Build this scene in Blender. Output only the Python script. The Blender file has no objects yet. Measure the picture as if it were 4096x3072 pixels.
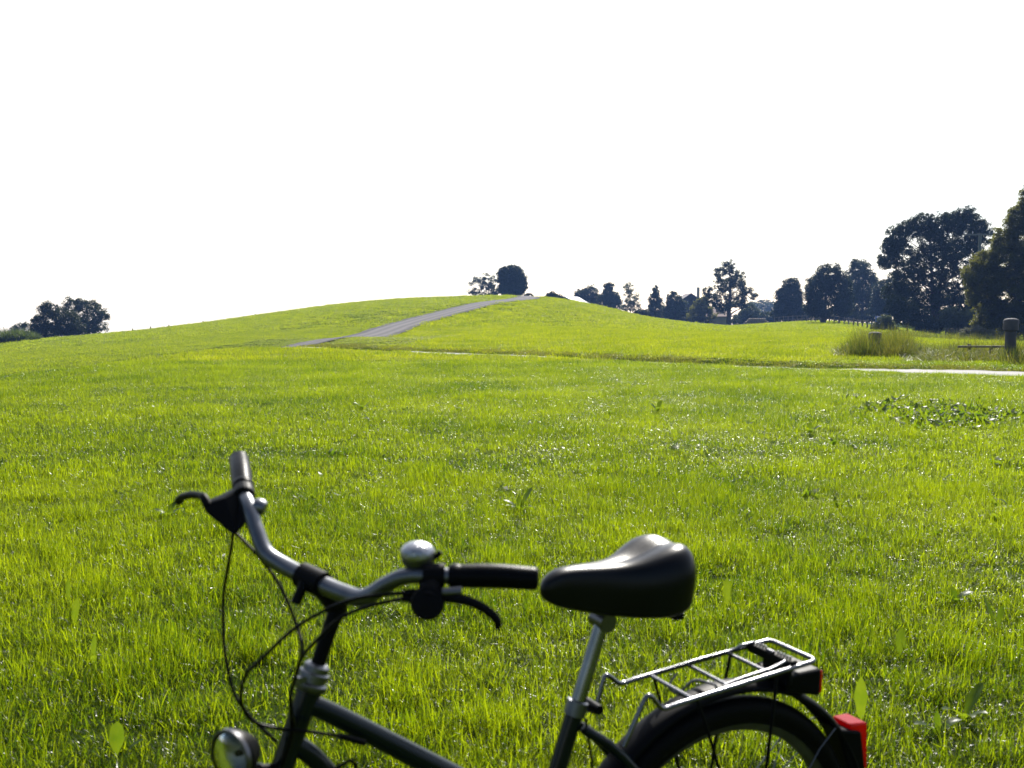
import bpy, math, random
import numpy as np
from mathutils import Vector, Matrix

R = math.radians
rng = np.random.default_rng(7)
random.seed(7)
scene = bpy.context.scene
COL = scene.collection

# ------------------------------------------------------------------ camera
FPX, YH, HC = 1091.5, 308.3, 1.3665          # focal length in 1024-px units, horizon row, eye height
cam_d = bpy.data.cameras.new('camera')
cam_d.sensor_width = 36.0
cam_d.lens = FPX / 1024 * 36.0
cam_d.clip_start, cam_d.clip_end = 0.05, 5000
cam_d.dof.use_dof = True
cam_d.dof.focus_distance = 11.0
cam_d.dof.aperture_fstop = 6.4
cam = bpy.data.objects.new('camera', cam_d)
COL.objects.link(cam)
cam.location = (0, 0, HC)
cam.rotation_euler = (R(90) - math.atan((384 - YH) / FPX), 0, 0)
scene.camera = cam

# ------------------------------------------------------------------ sky, sun, exposure
SUN_AZ, SUN_EL = 14.0, 37.0                   # degrees clockwise from +Y, degrees up
world = bpy.data.worlds.new("World")
scene.world = world
world.use_nodes = True
wn = world.node_tree
sky = wn.nodes.new('ShaderNodeTexSky')
sky.sky_type = 'NISHITA'
sky.sun_disc = False
sky.sun_elevation = R(SUN_EL)
sky.sun_rotation = R(SUN_AZ)
sky.air_density = 1.0
sky.dust_density = 0.6
sky.ozone_density = 1.0
bg = wn.nodes['Background']
bg.inputs['Strength'].default_value = 0.06
# bright milky haze around the sun, fading smoothly with the angle from it
tcw = wn.nodes.new('ShaderNodeTexCoord')
dotn = wn.nodes.new('ShaderNodeVectorMath'); dotn.operation = 'DOT_PRODUCT'
dotn.inputs[1].default_value = (math.sin(R(SUN_AZ)) * math.cos(R(SUN_EL)), math.cos(R(SUN_AZ)) * math.cos(R(SUN_EL)), math.sin(R(SUN_EL)))
mrw = wn.nodes.new('ShaderNodeMapRange'); mrw.interpolation_type = 'SMOOTHSTEP'
mrw.inputs['From Min'].default_value = 0.05; mrw.inputs['From Max'].default_value = 0.72
mrw.inputs['To Min'].default_value = 0.0; mrw.inputs['To Max'].default_value = 6.6
mixw = wn.nodes.new('ShaderNodeMix'); mixw.data_type = 'RGBA'; mixw.blend_type = 'ADD'; mixw.inputs['Factor'].default_value = 1.0
wn.links.new(tcw.outputs['Generated'], dotn.inputs[0]); wn.links.new(dotn.outputs['Value'], mrw.inputs['Value'])
wn.links.new(sky.outputs[0], mixw.inputs['A']); wn.links.new(mrw.outputs[0], mixw.inputs['B'])
wn.links.new(mixw.outputs['Result'], bg.inputs['Color'])

sun_d = bpy.data.lights.new('sun', 'SUN')
sun_d.energy = 5.0
sun_d.angle = R(0.5)
sun_d.color = (1.0, 0.95, 0.86)
sun = bpy.data.objects.new('sun', sun_d)
COL.objects.link(sun)
sdir = Vector((math.sin(R(SUN_AZ)) * math.cos(R(SUN_EL)), math.cos(R(SUN_AZ)) * math.cos(R(SUN_EL)), math.sin(R(SUN_EL))))
sun.rotation_euler = (-sdir).to_track_quat('-Z', 'Y').to_euler()
sun.location = (0, 0, 40)

vs = scene.view_settings
vs.view_transform = 'Standard'
vs.look = 'None'
vs.exposure = 0.86
vs.gamma = 1.0
vs.use_curve_mapping = False
scene.render.engine = 'CYCLES'
cy = scene.cycles
cy.use_denoising = True
cy.denoiser = 'OPENIMAGEDENOISE'
cy.denoising_input_passes = 'RGB_ALBEDO_NORMAL'
cy.denoising_prefilter = 'ACCURATE'
cy.use_adaptive_sampling = False
cy.max_bounces = 6
cy.diffuse_bounces = 3
cy.glossy_bounces = 3
cy.transmission_bounces = 4
cy.transparent_max_bounces = 6
cy.volume_bounces = 0
cy.sample_clamp_indirect = 2.0

# ------------------------------------------------------------------ helpers
def tag(o, label=None, cat=None, group=None, kind=None):
    if label: o['label'] = label
    if cat: o['category'] = cat
    if group: o['group'] = group
    if kind: o['kind'] = kind
    return o

def empty(name, loc=(0, 0, 0), rz=0.0, parent=None):
    o = bpy.data.objects.new(name, None)
    o.empty_display_size = 0.1
    COL.objects.link(o)
    o.location = loc
    o.rotation_euler = (0, 0, rz)
    if parent: o.parent = parent
    return o

class MB:
    """collects vertices and faces, then builds one mesh object"""
    def __init__(s): s.v = []; s.f = []; s.n = 0
    def add(s, v, f):
        v = np.asarray(v, float).reshape(-1, 3)
        s.v.append(v)
        for q in f: s.f.append(tuple(int(i) + s.n for i in q))
        s.n += len(v)
        return s
    def box(s, c, size, rot=None):
        c = np.array(c, float); h = np.array(size, float) / 2
        v = np.array([[x, y, z] for x in (-1, 1) for y in (-1, 1) for z in (-1, 1)], float) * h
        if rot is not None: v = v @ np.array(rot).T
        return s.add(v + c, [(0, 1, 3, 2), (4, 6, 7, 5), (0, 4, 5, 1), (2, 3, 7, 6), (0, 2, 6, 4), (1, 5, 7, 3)])
    def tube(s, pts, rad, seg=10, cap=True, squash=None):
        pts = np.array(pts, float); n = len(pts)
        rad = np.full(n, rad) if np.isscalar(rad) else np.interp(np.linspace(0, 1, n), np.linspace(0, 1, len(rad)), rad)
        t = np.gradient(pts, axis=0); t /= np.linalg.norm(t, axis=1)[:, None] + 1e-12
        a = np.array([0, 0, 1.]) if abs(t[0][2]) < .9 else np.array([0, 1., 0])
        u = np.cross(t[0], a); u /= np.linalg.norm(u)
        ang = np.linspace(0, 2 * math.pi, seg, endpoint=False); V = []
        for i in range(n):
            u = u - t[i] * (u @ t[i]); u /= np.linalg.norm(u) + 1e-12
            w = np.cross(t[i], u)
            V.append(pts[i] + rad[i] * (np.cos(ang)[:, None] * u + np.sin(ang)[:, None] * w))
        V = np.concatenate(V); F = []
        for i in range(n - 1):
            for k in range(seg):
                k2 = (k + 1) % seg
                F.append((i * seg + k, i * seg + k2, (i + 1) * seg + k2, (i + 1) * seg + k))
        if cap:
            F.append(tuple(range(seg - 1, -1, -1))); F.append(tuple((n - 1) * seg + k for k in range(seg)))
        return s.add(V, F)
    def lathe(s, prof, c=(0, 0, 0), axis=(0, 0, 1), seg=24, arc=None, closed=False):
        """prof: list of (radius, height along axis)"""
        ax = np.array(axis, float); ax /= np.linalg.norm(ax)
        a = np.array([1., 0, 0]) if abs(ax[0]) < .9 else np.array([0, 1., 0])
        u = a - ax * (a @ ax); u /= np.linalg.norm(u); w = np.cross(ax, u)
        n = len(prof)
        if arc is None: ang = np.linspace(0, 2 * math.pi, seg, endpoint=False)
        else: ang = np.linspace(arc[0], arc[1], seg)
        V = [np.array(c) + ax * h + r * (math.cos(t) * u + math.sin(t) * w) for t in ang for (r, h) in prof]
        F = []
        m = seg if arc is None else seg - 1
        for k in range(m):
            k2 = (k + 1) % seg
            for i in range(n if closed else n - 1):
                i2 = (i + 1) % n
                F.append((k * n + i, k2 * n + i, k2 * n + i2, k * n + i2))
        return s.add(V, F)
    def build(s, name, mat, parent=None, smooth=True, bevel=0.0):
        me = bpy.data.meshes.new(name)
        me.from_pydata(np.concatenate(s.v).tolist(), [], s.f)
        me.update()
        if mat: me.materials.append(mat)
        if smooth:
            me.polygons.foreach_set('use_smooth', [True] * len(me.polygons))
            try: me.set_sharp_from_angle(angle=R(42))
            except Exception: pass
        o = bpy.data.objects.new(name, me)
        COL.objects.link(o)
        if parent: o.parent = parent
        if bevel > 0:
            m = o.modifiers.new('edge', 'BEVEL'); m.width = bevel; m.segments = 2; m.limit_method = 'ANGLE'; m.angle_limit = R(40)
        return o

def smooth_path(p, n=24):
    """Catmull-Rom through the points"""
    p = np.array(p, float)
    q = np.vstack([2 * p[0] - p[1], p, 2 * p[-1] - p[-2]])
    out = []; m = len(p) - 1
    for i in range(m):
        a, b, c, d = q[i], q[i + 1], q[i + 2], q[i + 3]
        for t in np.linspace(0, 1, max(2, n // m + 1))[:-1]:
            out.append(.5 * ((2 * b) + (-a + c) * t + (2 * a - 5 * b + 4 * c - d) * t * t + (-a + 3 * b - 3 * c + d) * t ** 3))
    out.append(p[-1])
    return np.array(out)

def round_corners(p, r, n=5):
    p = [np.array(q, float) for q in p]; out = [p[0]]
    for i in range(1, len(p) - 1):
        a, b, c = p[i - 1], p[i], p[i + 1]
        d1 = (a - b); d2 = (c - b); l1 = np.linalg.norm(d1); l2 = np.linalg.norm(d2)
        k = min(r, l1 * .45, l2 * .45)
        s, e = b + d1 / l1 * k, b + d2 / l2 * k
        for t in np.linspace(0, 1, n): out.append((1 - t) ** 2 * s + 2 * t * (1 - t) * b + t * t * e)
    out.append(p[-1])
    return np.array(out)

def pbr(name, col, rough=.5, metal=0., coat=0., spec=.5, noise=None, bump=None, emis=None):
    m = bpy.data.materials.new(name); m.use_nodes = True
    nt = m.node_tree; b = nt.nodes['Principled BSDF']
    b.inputs['Base Color'].default_value = (*col, 1)
    b.inputs['Roughness'].default_value = rough
    b.inputs['Metallic'].default_value = metal
    b.inputs['Coat Weight'].default_value = coat
    b.inputs['Coat Roughness'].default_value = .12
    b.inputs['Specular IOR Level'].default_value = spec
    tc = nt.nodes.new('ShaderNodeTexCoord')
    if noise:                                     # (scale, second colour, rough delta)
        sc, c2, dr = noise
        n = nt.nodes.new('ShaderNodeTexNoise'); n.inputs['Scale'].default_value = sc; n.inputs['Detail'].default_value = 6
        nt.links.new(tc.outputs['Object'], n.inputs['Vector'])
        r = nt.nodes.new('ShaderNodeValToRGB')
        r.color_ramp.elements[0].position = .35; r.color_ramp.elements[1].position = .68
        r.color_ramp.elements[0].color = (*col, 1); r.color_ramp.elements[1].color = (*c2, 1)
        nt.links.new(n.outputs['Fac'], r.inputs['Fac']); nt.links.new(r.outputs['Color'], b.inputs['Base Color'])
        mr = nt.nodes.new('ShaderNodeMapRange'); mr.inputs['To Min'].default_value = rough; mr.inputs['To Max'].default_value = min(1, rough + dr)
        nt.links.new(n.outputs['Fac'], mr.inputs['Value']); nt.links.new(mr.outputs[0], b.inputs['Roughness'])
    if bump:                                      # (kind, scale, strength, distance)
        kind, sc, st, di = bump
        t = nt.nodes.new('ShaderNodeTexVoronoi' if kind == 'voronoi' else 'ShaderNodeTexNoise')
        t.inputs['Scale'].default_value = sc
        nt.links.new(tc.outputs['Object'], t.inputs['Vector'])
        bp = nt.nodes.new('ShaderNodeBump'); bp.inputs['Strength'].default_value = st; bp.inputs['Distance'].default_value = di
        nt.links.new(t.outputs[0], bp.inputs['Height']); nt.links.new(bp.outputs[0], b.inputs['Normal'])
    return m

# ------------------------------------------------------------------ terrain
def pchip(xk, yk, x):
    xk = np.array(xk, float); yk = np.array(yk, float)
    h = np.diff(xk); dl = np.diff(yk) / h; m = np.zeros(len(xk))
    for i in range(1, len(xk) - 1):
        if dl[i - 1] * dl[i] > 0:
            w1, w2 = 2 * h[i] + h[i - 1], h[i] + 2 * h[i - 1]
            m[i] = (w1 + w2) / (w1 / dl[i - 1] + w2 / dl[i])
    m[0], m[-1] = dl[0], dl[-1]
    i = np.clip(np.searchsorted(xk, x) - 1, 0, len(h) - 1)
    t = (x - xk[i]) / h[i]
    return ((2 * t ** 3 - 3 * t ** 2 + 1) * yk[i] + (t ** 3 - 2 * t ** 2 + t) * h[i] * m[i]
            + (-2 * t ** 3 + 3 * t ** 2) * yk[i + 1] + (t ** 3 - t ** 2) * h[i] * m[i + 1])

# height profiles surveyed along bearings: (distance, sight-line row) pairs; 'F' = length of the level near field
PROF = {
    -400: (11, -.75, [(34, 384), (55, 372), (95, 356)], .05), -150: (17, -.75, [(36, 381), (58, 367), (98, 352)], .05),
    0: (22, -.75, [(38, 375), (60, 361), (100, 345.5)], .05), 50: (24.3, -.75, [(40, 369), (65, 353), (105, 339.2)], .05),
    100: (27.3, -.72, [(42, 362), (68, 347), (110, 335.2)], .05), 150: (31, -.66, [(44, 357), (70, 342.5), (115, 330)], .05),
    200: (35, -.55, [(47, 352), (75, 336.5), (120, 324.2)], .05), 250: (38, -.6, [(52, 346.5), (78, 331), (125, 316.9)], .05),
    300: (40, -.28, [(52, 343.5), (63, 337.2), (77, 328), (100, 317), (128, 309.8)], .05),
    350: (39, None, [(46, 338.6), (60, 337.8), (77, 325.5), (95, 312.5), (130, 303.6)], .05),
    400: (37, None, [(46, 338.6), (60, 337.8), (77, 326), (88, 317), (97, 309.8), (106, 304.6), (130, 299.2)], .05),
    450: (36, None, [(47, 339.2), (62, 335.5), (77, 325.7), (88, 317), (97, 309.4), (106, 303.5), (118, 299.8), (132, 296.8)], .05),
    500: (34, None, [(50, 338), (65, 331), (80, 321.5), (95, 311), (106, 303.2), (118, 299.3), (132, 295.8)], .05),
    530: (33, None, [(50, 337.5), (70, 328), (90, 314), (106, 304), (118, 299.7), (132, 296.5)], .05),
    560: (33, None, [(50, 337.7), (70, 329), (95, 314), (115, 304), (135, 299)], .05),
    600: (32, None, [(50, 338), (75, 328.5), (100, 317.5), (120, 310), (140, 307)], .05),
    650: (32, None, [(50, 338.3), (80, 328.8), (120, 321.3), (155, 318.5)], .045),
    700: (32, None, [(50, 338.6), (80, 331), (120, 327), (170, 324.2)], .04),
    730: (31, None, [(50, 338.8), (80, 332.5), (120, 329), (180, 326.6)], .035),
    770: (31, None, [(50, 339), (80, 332.5), (120, 327.5), (175, 323.5)], .03),
    820: (30, None, [(45, 342.2), (80, 333.5), (120, 327), (170, 320.8)], .02),
    850: (30, None, [(45, 342.5), (60, 337), (100, 329.5), (160, 323)], .02),
    900: (30, None, [(45, 343), (60, 339.5), (100, 332.5), (130, 331)], .015),
    950: (29, None, [(50, 345), (85, 338), (110, 336), (140, 335.5)], .015),
    1024: (27, None, [(50, 347.5), (70, 342.5), (90, 340.8), (120, 340)], .012),
    1100: (25, None, [(50, 349), (70, 344), (90, 343), (120, 342.5)], .012), 1400: (25, None, [(50, 349), (70, 344), (90, 343), (120, 342.5)], .012),
}
DG = np.concatenate([np.arange(0, 250, 1.0), np.arange(250, 520, 15.0)])
AX = np.arange(-400, 1401, 10.0)
_cols = []
for x, (fl, dip, kn, fall) in sorted(PROF.items()):
    ks = [(0, 0.), (fl * .5, 0.), (fl, 0.)]
    if dip is not None: ks.append((fl + 4.5, dip))
    ks += [(d, HC - d * (y - YH) / FPX) for d, y in kn]
    d0, z0 = ks[-1]
    ks += [(d0 + 14, z0 - 14 * fall * .55), (d0 + 60, z0 - 60 * fall), (620, z0 - (200 + (620 - d0) * .2) * fall)]
    _cols.append(pchip([k[0] for k in ks], [k[1] for k in ks], DG))
_cols = np.array(_cols); _xs = np.array(sorted(PROF))
ZT = np.array([[np.interp(a, _xs, _cols[:, j]) for j in range(len(DG))] for a in AX])
_k = np.exp(-.5 * (np.arange(-3, 4) / 1.3) ** 2); _k /= _k.sum()
ZT = np.array([np.convolve(np.pad(ZT[:, j], 3, mode='edge'), _k, 'valid') for j in range(len(DG))]).T

def _sink(X, Y):
    # the path runs in a shallow hollow
    ax, ay, bx, by = 20., 14.3, -7.4, 39.2
    t = ((X - ax) * (bx - ax) + (Y - ay) * (by - ay)) / ((bx - ax) ** 2 + (by - ay) ** 2)
    d = ((bx - ax) * (Y - ay) - (by - ay) * (X - ax)) / math.hypot(bx - ax, by - ay)
    w = np.clip((1.08 - t) / .1, 0, 1) * np.clip((t + 1.0) / .3, 0, 1)
    deep = np.interp(X, [-8, -4.6, -3.6, 1.2, 2.2, 7.2, 8.8, 11], [.18, .18, .10, .10, .17, .17, .10, .06])
    return -deep * w * np.exp(-(np.abs(d) / 1.2) ** 4)

def ground_z(X, Y):
    X = np.asarray(X, float); Y = np.asarray(Y, float)
    Yc = np.maximum(Y, .5)
    a = np.clip(512 + FPX * X / Yc, AX[0], AX[-1])
    dd = np.clip(np.where(Y > .5, Y, 0.), 0, DG[-1] - .01)
    ia = np.clip(((a - AX[0]) / 10).astype(int), 0, len(AX) - 2); ta = (a - AX[ia]) / 10
    jd = np.clip(np.searchsorted(DG, dd, side='right') - 1, 0, len(DG) - 2); td = (dd - DG[jd]) / (DG[jd + 1] - DG[jd])
    z = (ZT[ia, jd] * (1 - ta) * (1 - td) + ZT[ia + 1, jd] * ta * (1 - td) + ZT[ia, jd + 1] * (1 - ta) * td + ZT[ia + 1, jd + 1] * ta * td)
    return z + _sink(X, Y)

def gz(x, y): return float(ground_z(np.array([x]), np.array([y]))[0])
def at(px, d, lift=0.0):
    """plan position on the bearing of column px at distance d, on the ground"""
    X = (px - 512) / FPX * d
    return np.array([X, d, gz(X, d) + lift])
def zrow(d, row): return HC + d * (YH - row) / FPX

# path across the field, farm road up the hill (plan polylines)
PATH = np.array([(46, -10.5), (30, 5.2), (20, 14.3), (10.7, 22.9), (7.6, 25.4), (1.2, 31.2), (-3.6, 35.4), (-7.4, 39.2), (-9.4, 41.2)])
_rp = [(-15, -6), (-14.6, 10), (-13.6, 26), (-11.2, 36), (-9.6, 42), (-8.7, 50), (-8.1, 60), (-7.75, 77), (-6.35, 88), (-4.4, 97), (-2.3, 106), (.5, 117), (1.9, 126), (1.6, 142), (0, 160)]
ROAD = smooth_path([(x, y, 0) for x, y in _rp], 200)[:, :2]
PATHS = smooth_path([(x, y, 0) for x, y in PATH], 160)[:, :2]
PATH_W, ROAD_W = 1.8, 2.7

def line_dist(X, Y, line):
    """unsigned distance to polyline and signed side (+ = left of travel)"""
    best = np.full(X.shape, 1e9); side = np.zeros(X.shape)
    for (ax, ay), (bx, by) in zip(line[:-1], line[1:]):
        dx, dy = bx - ax, by - ay; L = dx * dx + dy * dy + 1e-9
        t = np.clip(((X - ax) * dx + (Y - ay) * dy) / L, 0, 1)
        d = np.hypot(X - ax - t * dx, Y - ay - t * dy)
        s = np.sign(dx * (Y - ay) - dy * (X - ax))
        m = d < best
        best = np.where(m, d, best); side = np.where(m, s, side)
    return best, side

def vnoise(X, Y, sc, seed=0):
    """cheap value noise 0..1"""
    r = np.random.default_rng(seed); T = r.random((64, 64))
    x, y = X / sc, Y / sc
    xi, yi = np.floor(x).astype(int), np.floor(y).astype(int)
    fx, fy = x - xi, y - yi
    fx = fx * fx * (3 - 2 * fx); fy = fy * fy * (3 - 2 * fy)
    g = lambda i, j: T[i % 64, j % 64]
    return (g(xi, yi) * (1 - fx) + g(xi + 1, yi) * fx) * (1 - fy) + (g(xi, yi + 1) * (1 - fx) + g(xi + 1, yi + 1) * fx) * fy

def nodes_of(m): return m.node_tree.nodes, m.node_tree.links

def mat_ground():
    m = bpy.data.materials.new('meadow_soil'); m.use_nodes = True
    N, L = nodes_of(m); b = N['Principled BSDF']
    g = N.new('ShaderNodeNewGeometry')
    n1 = N.new('ShaderNodeTexNoise'); n1.inputs['Scale'].default_value = .35; n1.inputs['Detail'].default_value = 8
    n2 = N.new('ShaderNodeTexNoise'); n2.inputs['Scale'].default_value = 14; n2.inputs['Detail'].default_value = 4
    L.new(g.outputs['Position'], n1.inputs['Vector']); L.new(g.outputs['Position'], n2.inputs['Vector'])
    r = N.new('ShaderNodeValToRGB')
    r.color_ramp.elements[0].color = (.024, .045, .004, 1); r.color_ramp.elements[1].color = (.06, .085, .008, 1)
    r.color_ramp.elements[0].position = .3; r.color_ramp.elements[1].position = .7
    mx = N.new('ShaderNodeMath'); mx.operation = 'ADD'
    m2 = N.new('ShaderNodeMath'); m2.operation = 'MULTIPLY_ADD'; m2.inputs[1].default_value = .5; m2.inputs[2].default_value = -.25
    L.new(n2.outputs['Fac'], m2.inputs[0]); L.new(n1.outputs['Fac'], mx.inputs[0]); L.new(m2.outputs[0], mx.inputs[1])
    L.new(mx.outputs[0], r.inputs['Fac']); L.new(r.outputs['Color'], b.inputs['Base Color'])
    b.inputs['Roughness'].default_value = .95
    b.inputs['Specular IOR Level'].default_value = 0.
    return m

def mat_blade(name, c_a, c_b, t_a, t_b, rough=.3, trans=.5, patch=2.2):
    """two-sided leaf: reflecting green, lighter yellow-green when light shines through"""
    m = bpy.data.materials.new(name); m.use_nodes = True
    N, L = nodes_of(m); b = N['Principled BSDF']
    g = N.new('ShaderNodeNewGeometry'); oi = N.new('ShaderNodeObjectInfo')
    n = N.new('ShaderNodeTexNoise'); n.inputs['Scale'].default_value = 1 / patch; n.inputs['Detail'].default_value = 5; n.inputs['Roughness'].default_value = .6
    L.new(g.outputs['Position'], n.inputs['Vector'])
    rn = N.new('ShaderNodeAttribute'); rn.attribute_name = 'shade'
    a1 = N.new('ShaderNodeMath'); a1.operation = 'MULTIPLY_ADD'; a1.inputs[1].default_value = .75; L.new(rn.outputs['Fac'], a1.inputs[0])
    a2 = N.new('ShaderNodeMath'); a2.operation = 'MULTIPLY_ADD'; a2.inputs[1].default_value = 1.5; a2.inputs[2].default_value = -.68
    L.new(n.outputs['Fac'], a2.inputs[0]); L.new(a2.outputs[0], a1.inputs[2])
    cl = N.new('ShaderNodeClamp'); L.new(a1.outputs[0], cl.inputs[0])
    mc = N.new('ShaderNodeMix'); mc.data_type = 'RGBA'; mc.inputs['A'].default_value = (*c_a, 1); mc.inputs['B'].default_value = (*c_b, 1)
    mt = N.new('ShaderNodeMix'); mt.data_type = 'RGBA'; mt.inputs['A'].default_value = (*t_a, 1); mt.inputs['B'].default_value = (*t_b, 1)
    L.new(cl.outputs[0], mc.inputs['Factor']); L.new(cl.outputs[0], mt.inputs['Factor'])
    L.new(mc.outputs['Result'], b.inputs['Base Color'])
    b.inputs['Roughness'].default_value = rough; b.inputs['Specular IOR Level'].default_value = .13
    tr = N.new('ShaderNodeBsdfTranslucent'); L.new(mt.outputs['Result'], tr.inputs['Color'])
    mix = N.new('ShaderNodeMixShader'); mix.inputs[0].default_value = trans
    L.new(b.outputs[0], mix.inputs[1]); L.new(tr.outputs[0], mix.inputs[2])
    L.new(mix.outputs[0], N['Material Output'].inputs['Surface'])
    return m

M_GROUND = mat_ground()
M_GRASS = mat_blade('grass_blades', (.018, .042, .004), (.065, .088, .008), (.07, .15, .002), (.50, .60, .005), .26, .60)
M_FAR = mat_blade('far_grass_blades', (.018, .042, .004), (.065, .088, .008), (.18, .27, .003), (.56, .60, .008), .42, .58)
M_TALL = mat_blade('tall_grass_blades', (.04, .06, .010), (.11, .095, .022), (.07, .115, .006), (.28, .25, .03), .4, .5, 1.2)
M_DRY_SHADED = mat_blade('dry_shaded_verge_blades', (.06, .065, .014), (.10, .095, .022), (.16, .19, .012), (.32, .32, .03), .45, .5, 1.0)  # dry brown, with the shading of the grass bank mixed into the colour
M_WEED = mat_blade('broad_leaf', (.025, .055, .008), (.05, .085, .010), (.12, .22, .005), (.28, .36, .012), .36, .5, .05)

def build_ground():
    ds = np.concatenate([np.linspace(0.6, 30, 60), np.arange(31, 200, 2.0), np.arange(205, 519, 20.0)])
    az = np.concatenate([np.linspace(-200, 1224, 130)])
    V = []; F = []
    na = len(az)
    for d in ds:
        X = (az - 512) / FPX * d
        # widen the near rows so the sheet is continuous to the sides
        V.append(np.stack([X, np.full(na, d), ground_z(X, np.full(na, d))], 1))
    V = np.concatenate(V)
    for i in range(len(ds) - 1):
        for k in range(na - 1):
            F.append((i * na + k, i * na + k + 1, (i + 1) * na + k + 1, (i + 1) * na + k))
    n0 = len(V)
    # side and rear skirts: level meadow round and behind the viewer
    ex = []
    for i, d in enumerate(ds):
        xl = (az[0] - 512) / FPX * d; xr = (az[-1] - 512) / FPX * d
        ex.append((xl - 60, d, V[i * na][2])); ex.append((xr + 60, d, V[i * na + na - 1][2]))
    V = np.vstack([V, np.array(ex)])
    for i in range(len(ds) - 1):
        F.append((n0 + 2 * i, i * na, (i + 1) * na, n0 + 2 * i + 2))
        F.append((i * na + na - 1, n0 + 2 * i + 1, n0 + 2 * i + 3, (i + 1) * na + na - 1))
    n1 = len(V)
    V = np.vstack([V, [(-60.5, -60, 0), (60.5, -60, 0)]])
    F.append((n1, n1 + 1, n0 + 1) + tuple(range(na - 1, -1, -1)) + (n0,))
    mb = MB(); mb.add(V, F)
    o = mb.build('ground', M_GROUND)
    tag(o, 'gently rolling mown meadow with a low grassy hill', None, None, 'structure')
build_ground()

def mat_asphalt(name, c1, c2, tracks, rough):
    m = bpy.data.materials.new(name); m.use_nodes = True
    N, L = nodes_of(m); b = N['Principled BSDF']
    uv = N.new('ShaderNodeAttribute'); uv.attribute_name = 'across'
    g = N.new('ShaderNodeNewGeometry')
    n = N.new('ShaderNodeTexNoise'); n.inputs['Scale'].default_value = 1.3; n.inputs['Detail'].default_value = 8
    n3 = N.new('ShaderNodeTexNoise'); n3.inputs['Scale'].default_value = 90; n3.inputs['Detail'].default_value = 2
    L.new(g.outputs['Position'], n.inputs['Vector']); L.new(g.outputs['Position'], n3.inputs['Vector'])
    w = N.new('ShaderNodeMath'); w.operation = 'MULTIPLY_ADD'; w.inputs[1].default_value = .05
    L.new(n.outputs['Fac'], w.inputs[0]); L.new(uv.outputs['Fac'], w.inputs[2])
    r = N.new('ShaderNodeValToRGB'); cr = r.color_ramp
    L.new(w.outputs[0], r.inputs['Fac'])
    cr.elements[0].position = 0.03; cr.elements[0].color = (.05, .048, .04, 1)
    cr.elements[1].position = 1.0; cr.elements[1].color = (.05, .048, .04, 1)
    for p, c in tracks:
        e = cr.elements.new(p); e.color = (*c, 1)
    mx = N.new('ShaderNodeMix'); mx.data_type = 'RGBA'; mx.blend_type = 'MULTIPLY'; mx.inputs['Factor'].default_value = .5
    sp = N.new('ShaderNodeMapRange'); sp.inputs['To Min'].default_value = .5; sp.inputs['To Max'].default_value = 1.3
    L.new(n3.outputs['Fac'], sp.inputs['Value'])
    L.new(r.outputs['Color'], mx.inputs['A']); L.new(sp.outputs[0], mx.inputs['B']); L.new(mx.outputs['Result'], b.inputs['Base Color'])
    b.inputs['Roughness'].default_value = rough; b.inputs['Specular IOR Level'].default_value = .2
    bp = N.new('ShaderNodeBump'); bp.inputs['Strength'].default_value = .5; bp.inputs['Distance'].default_value = .01
    L.new(n3.outputs['Fac'], bp.inputs['Height']); L.new(bp.outputs[0], b.inputs['Normal'])
    return m
M_ROAD = mat_asphalt('road_asphalt', None, None, [(.10, (.022, .02, .022)), (.24, (.11, .102, .108)), (.36, (.058, .054, .058)), (.5, (.12, .112, .118)), (.62, (.064, .06, .064)), (.78, (.11, .102, .108)), (.90, (.028, .026, .03))], .95)
M_PATH = mat_asphalt('path_asphalt', None, None, [(.12, (.22, .21, .2)), (.5, (.30, .29, .28)), (.9, (.22, .21, .2))], .8)

def ribbon(name, line, width, mat, lift, label, cat):
    n = len(line); t = np.gradient(line, axis=0); t /= np.linalg.norm(t, axis=1)[:, None]
    nr = np.stack([-t[:, 1], t[:, 0]], 1); K = 7; V = []; A = []
    for i in range(n):
        wob = 1 + .05 * math.sin(i * .9) + .04 * math.sin(i * 2.3)
        for k in range(K):
            u = k / (K - 1); off = (u - .5) * width * wob
            x, y = line[i] + nr[i] * off
            V.append((x, y, gz(x, y) + lift + .035 * (1 - (2 * u - 1) ** 2))); A.append(u)
    F = [(i * K + k, (i + 1) * K + k, (i + 1) * K + k + 1, i * K + k + 1) for i in range(n - 1) for k in range(K - 1)]
    mb = MB(); mb.add(V, F); o = mb.build(name, mat)
    at_ = o.data.attributes.new('across', 'FLOAT', 'POINT'); at_.data.foreach_set('value', A)
    tag(o, label, None, None, 'structure')
    return o
ribbon('road', ROAD, ROAD_W, M_ROAD, .065, 'narrow grey asphalt farm road with worn wheel tracks running up the hill', 'road')
ribbon('path', PATHS, PATH_W, M_PATH, .03, 'pale asphalt path crossing the meadow half hidden by grass', 'path')

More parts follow.
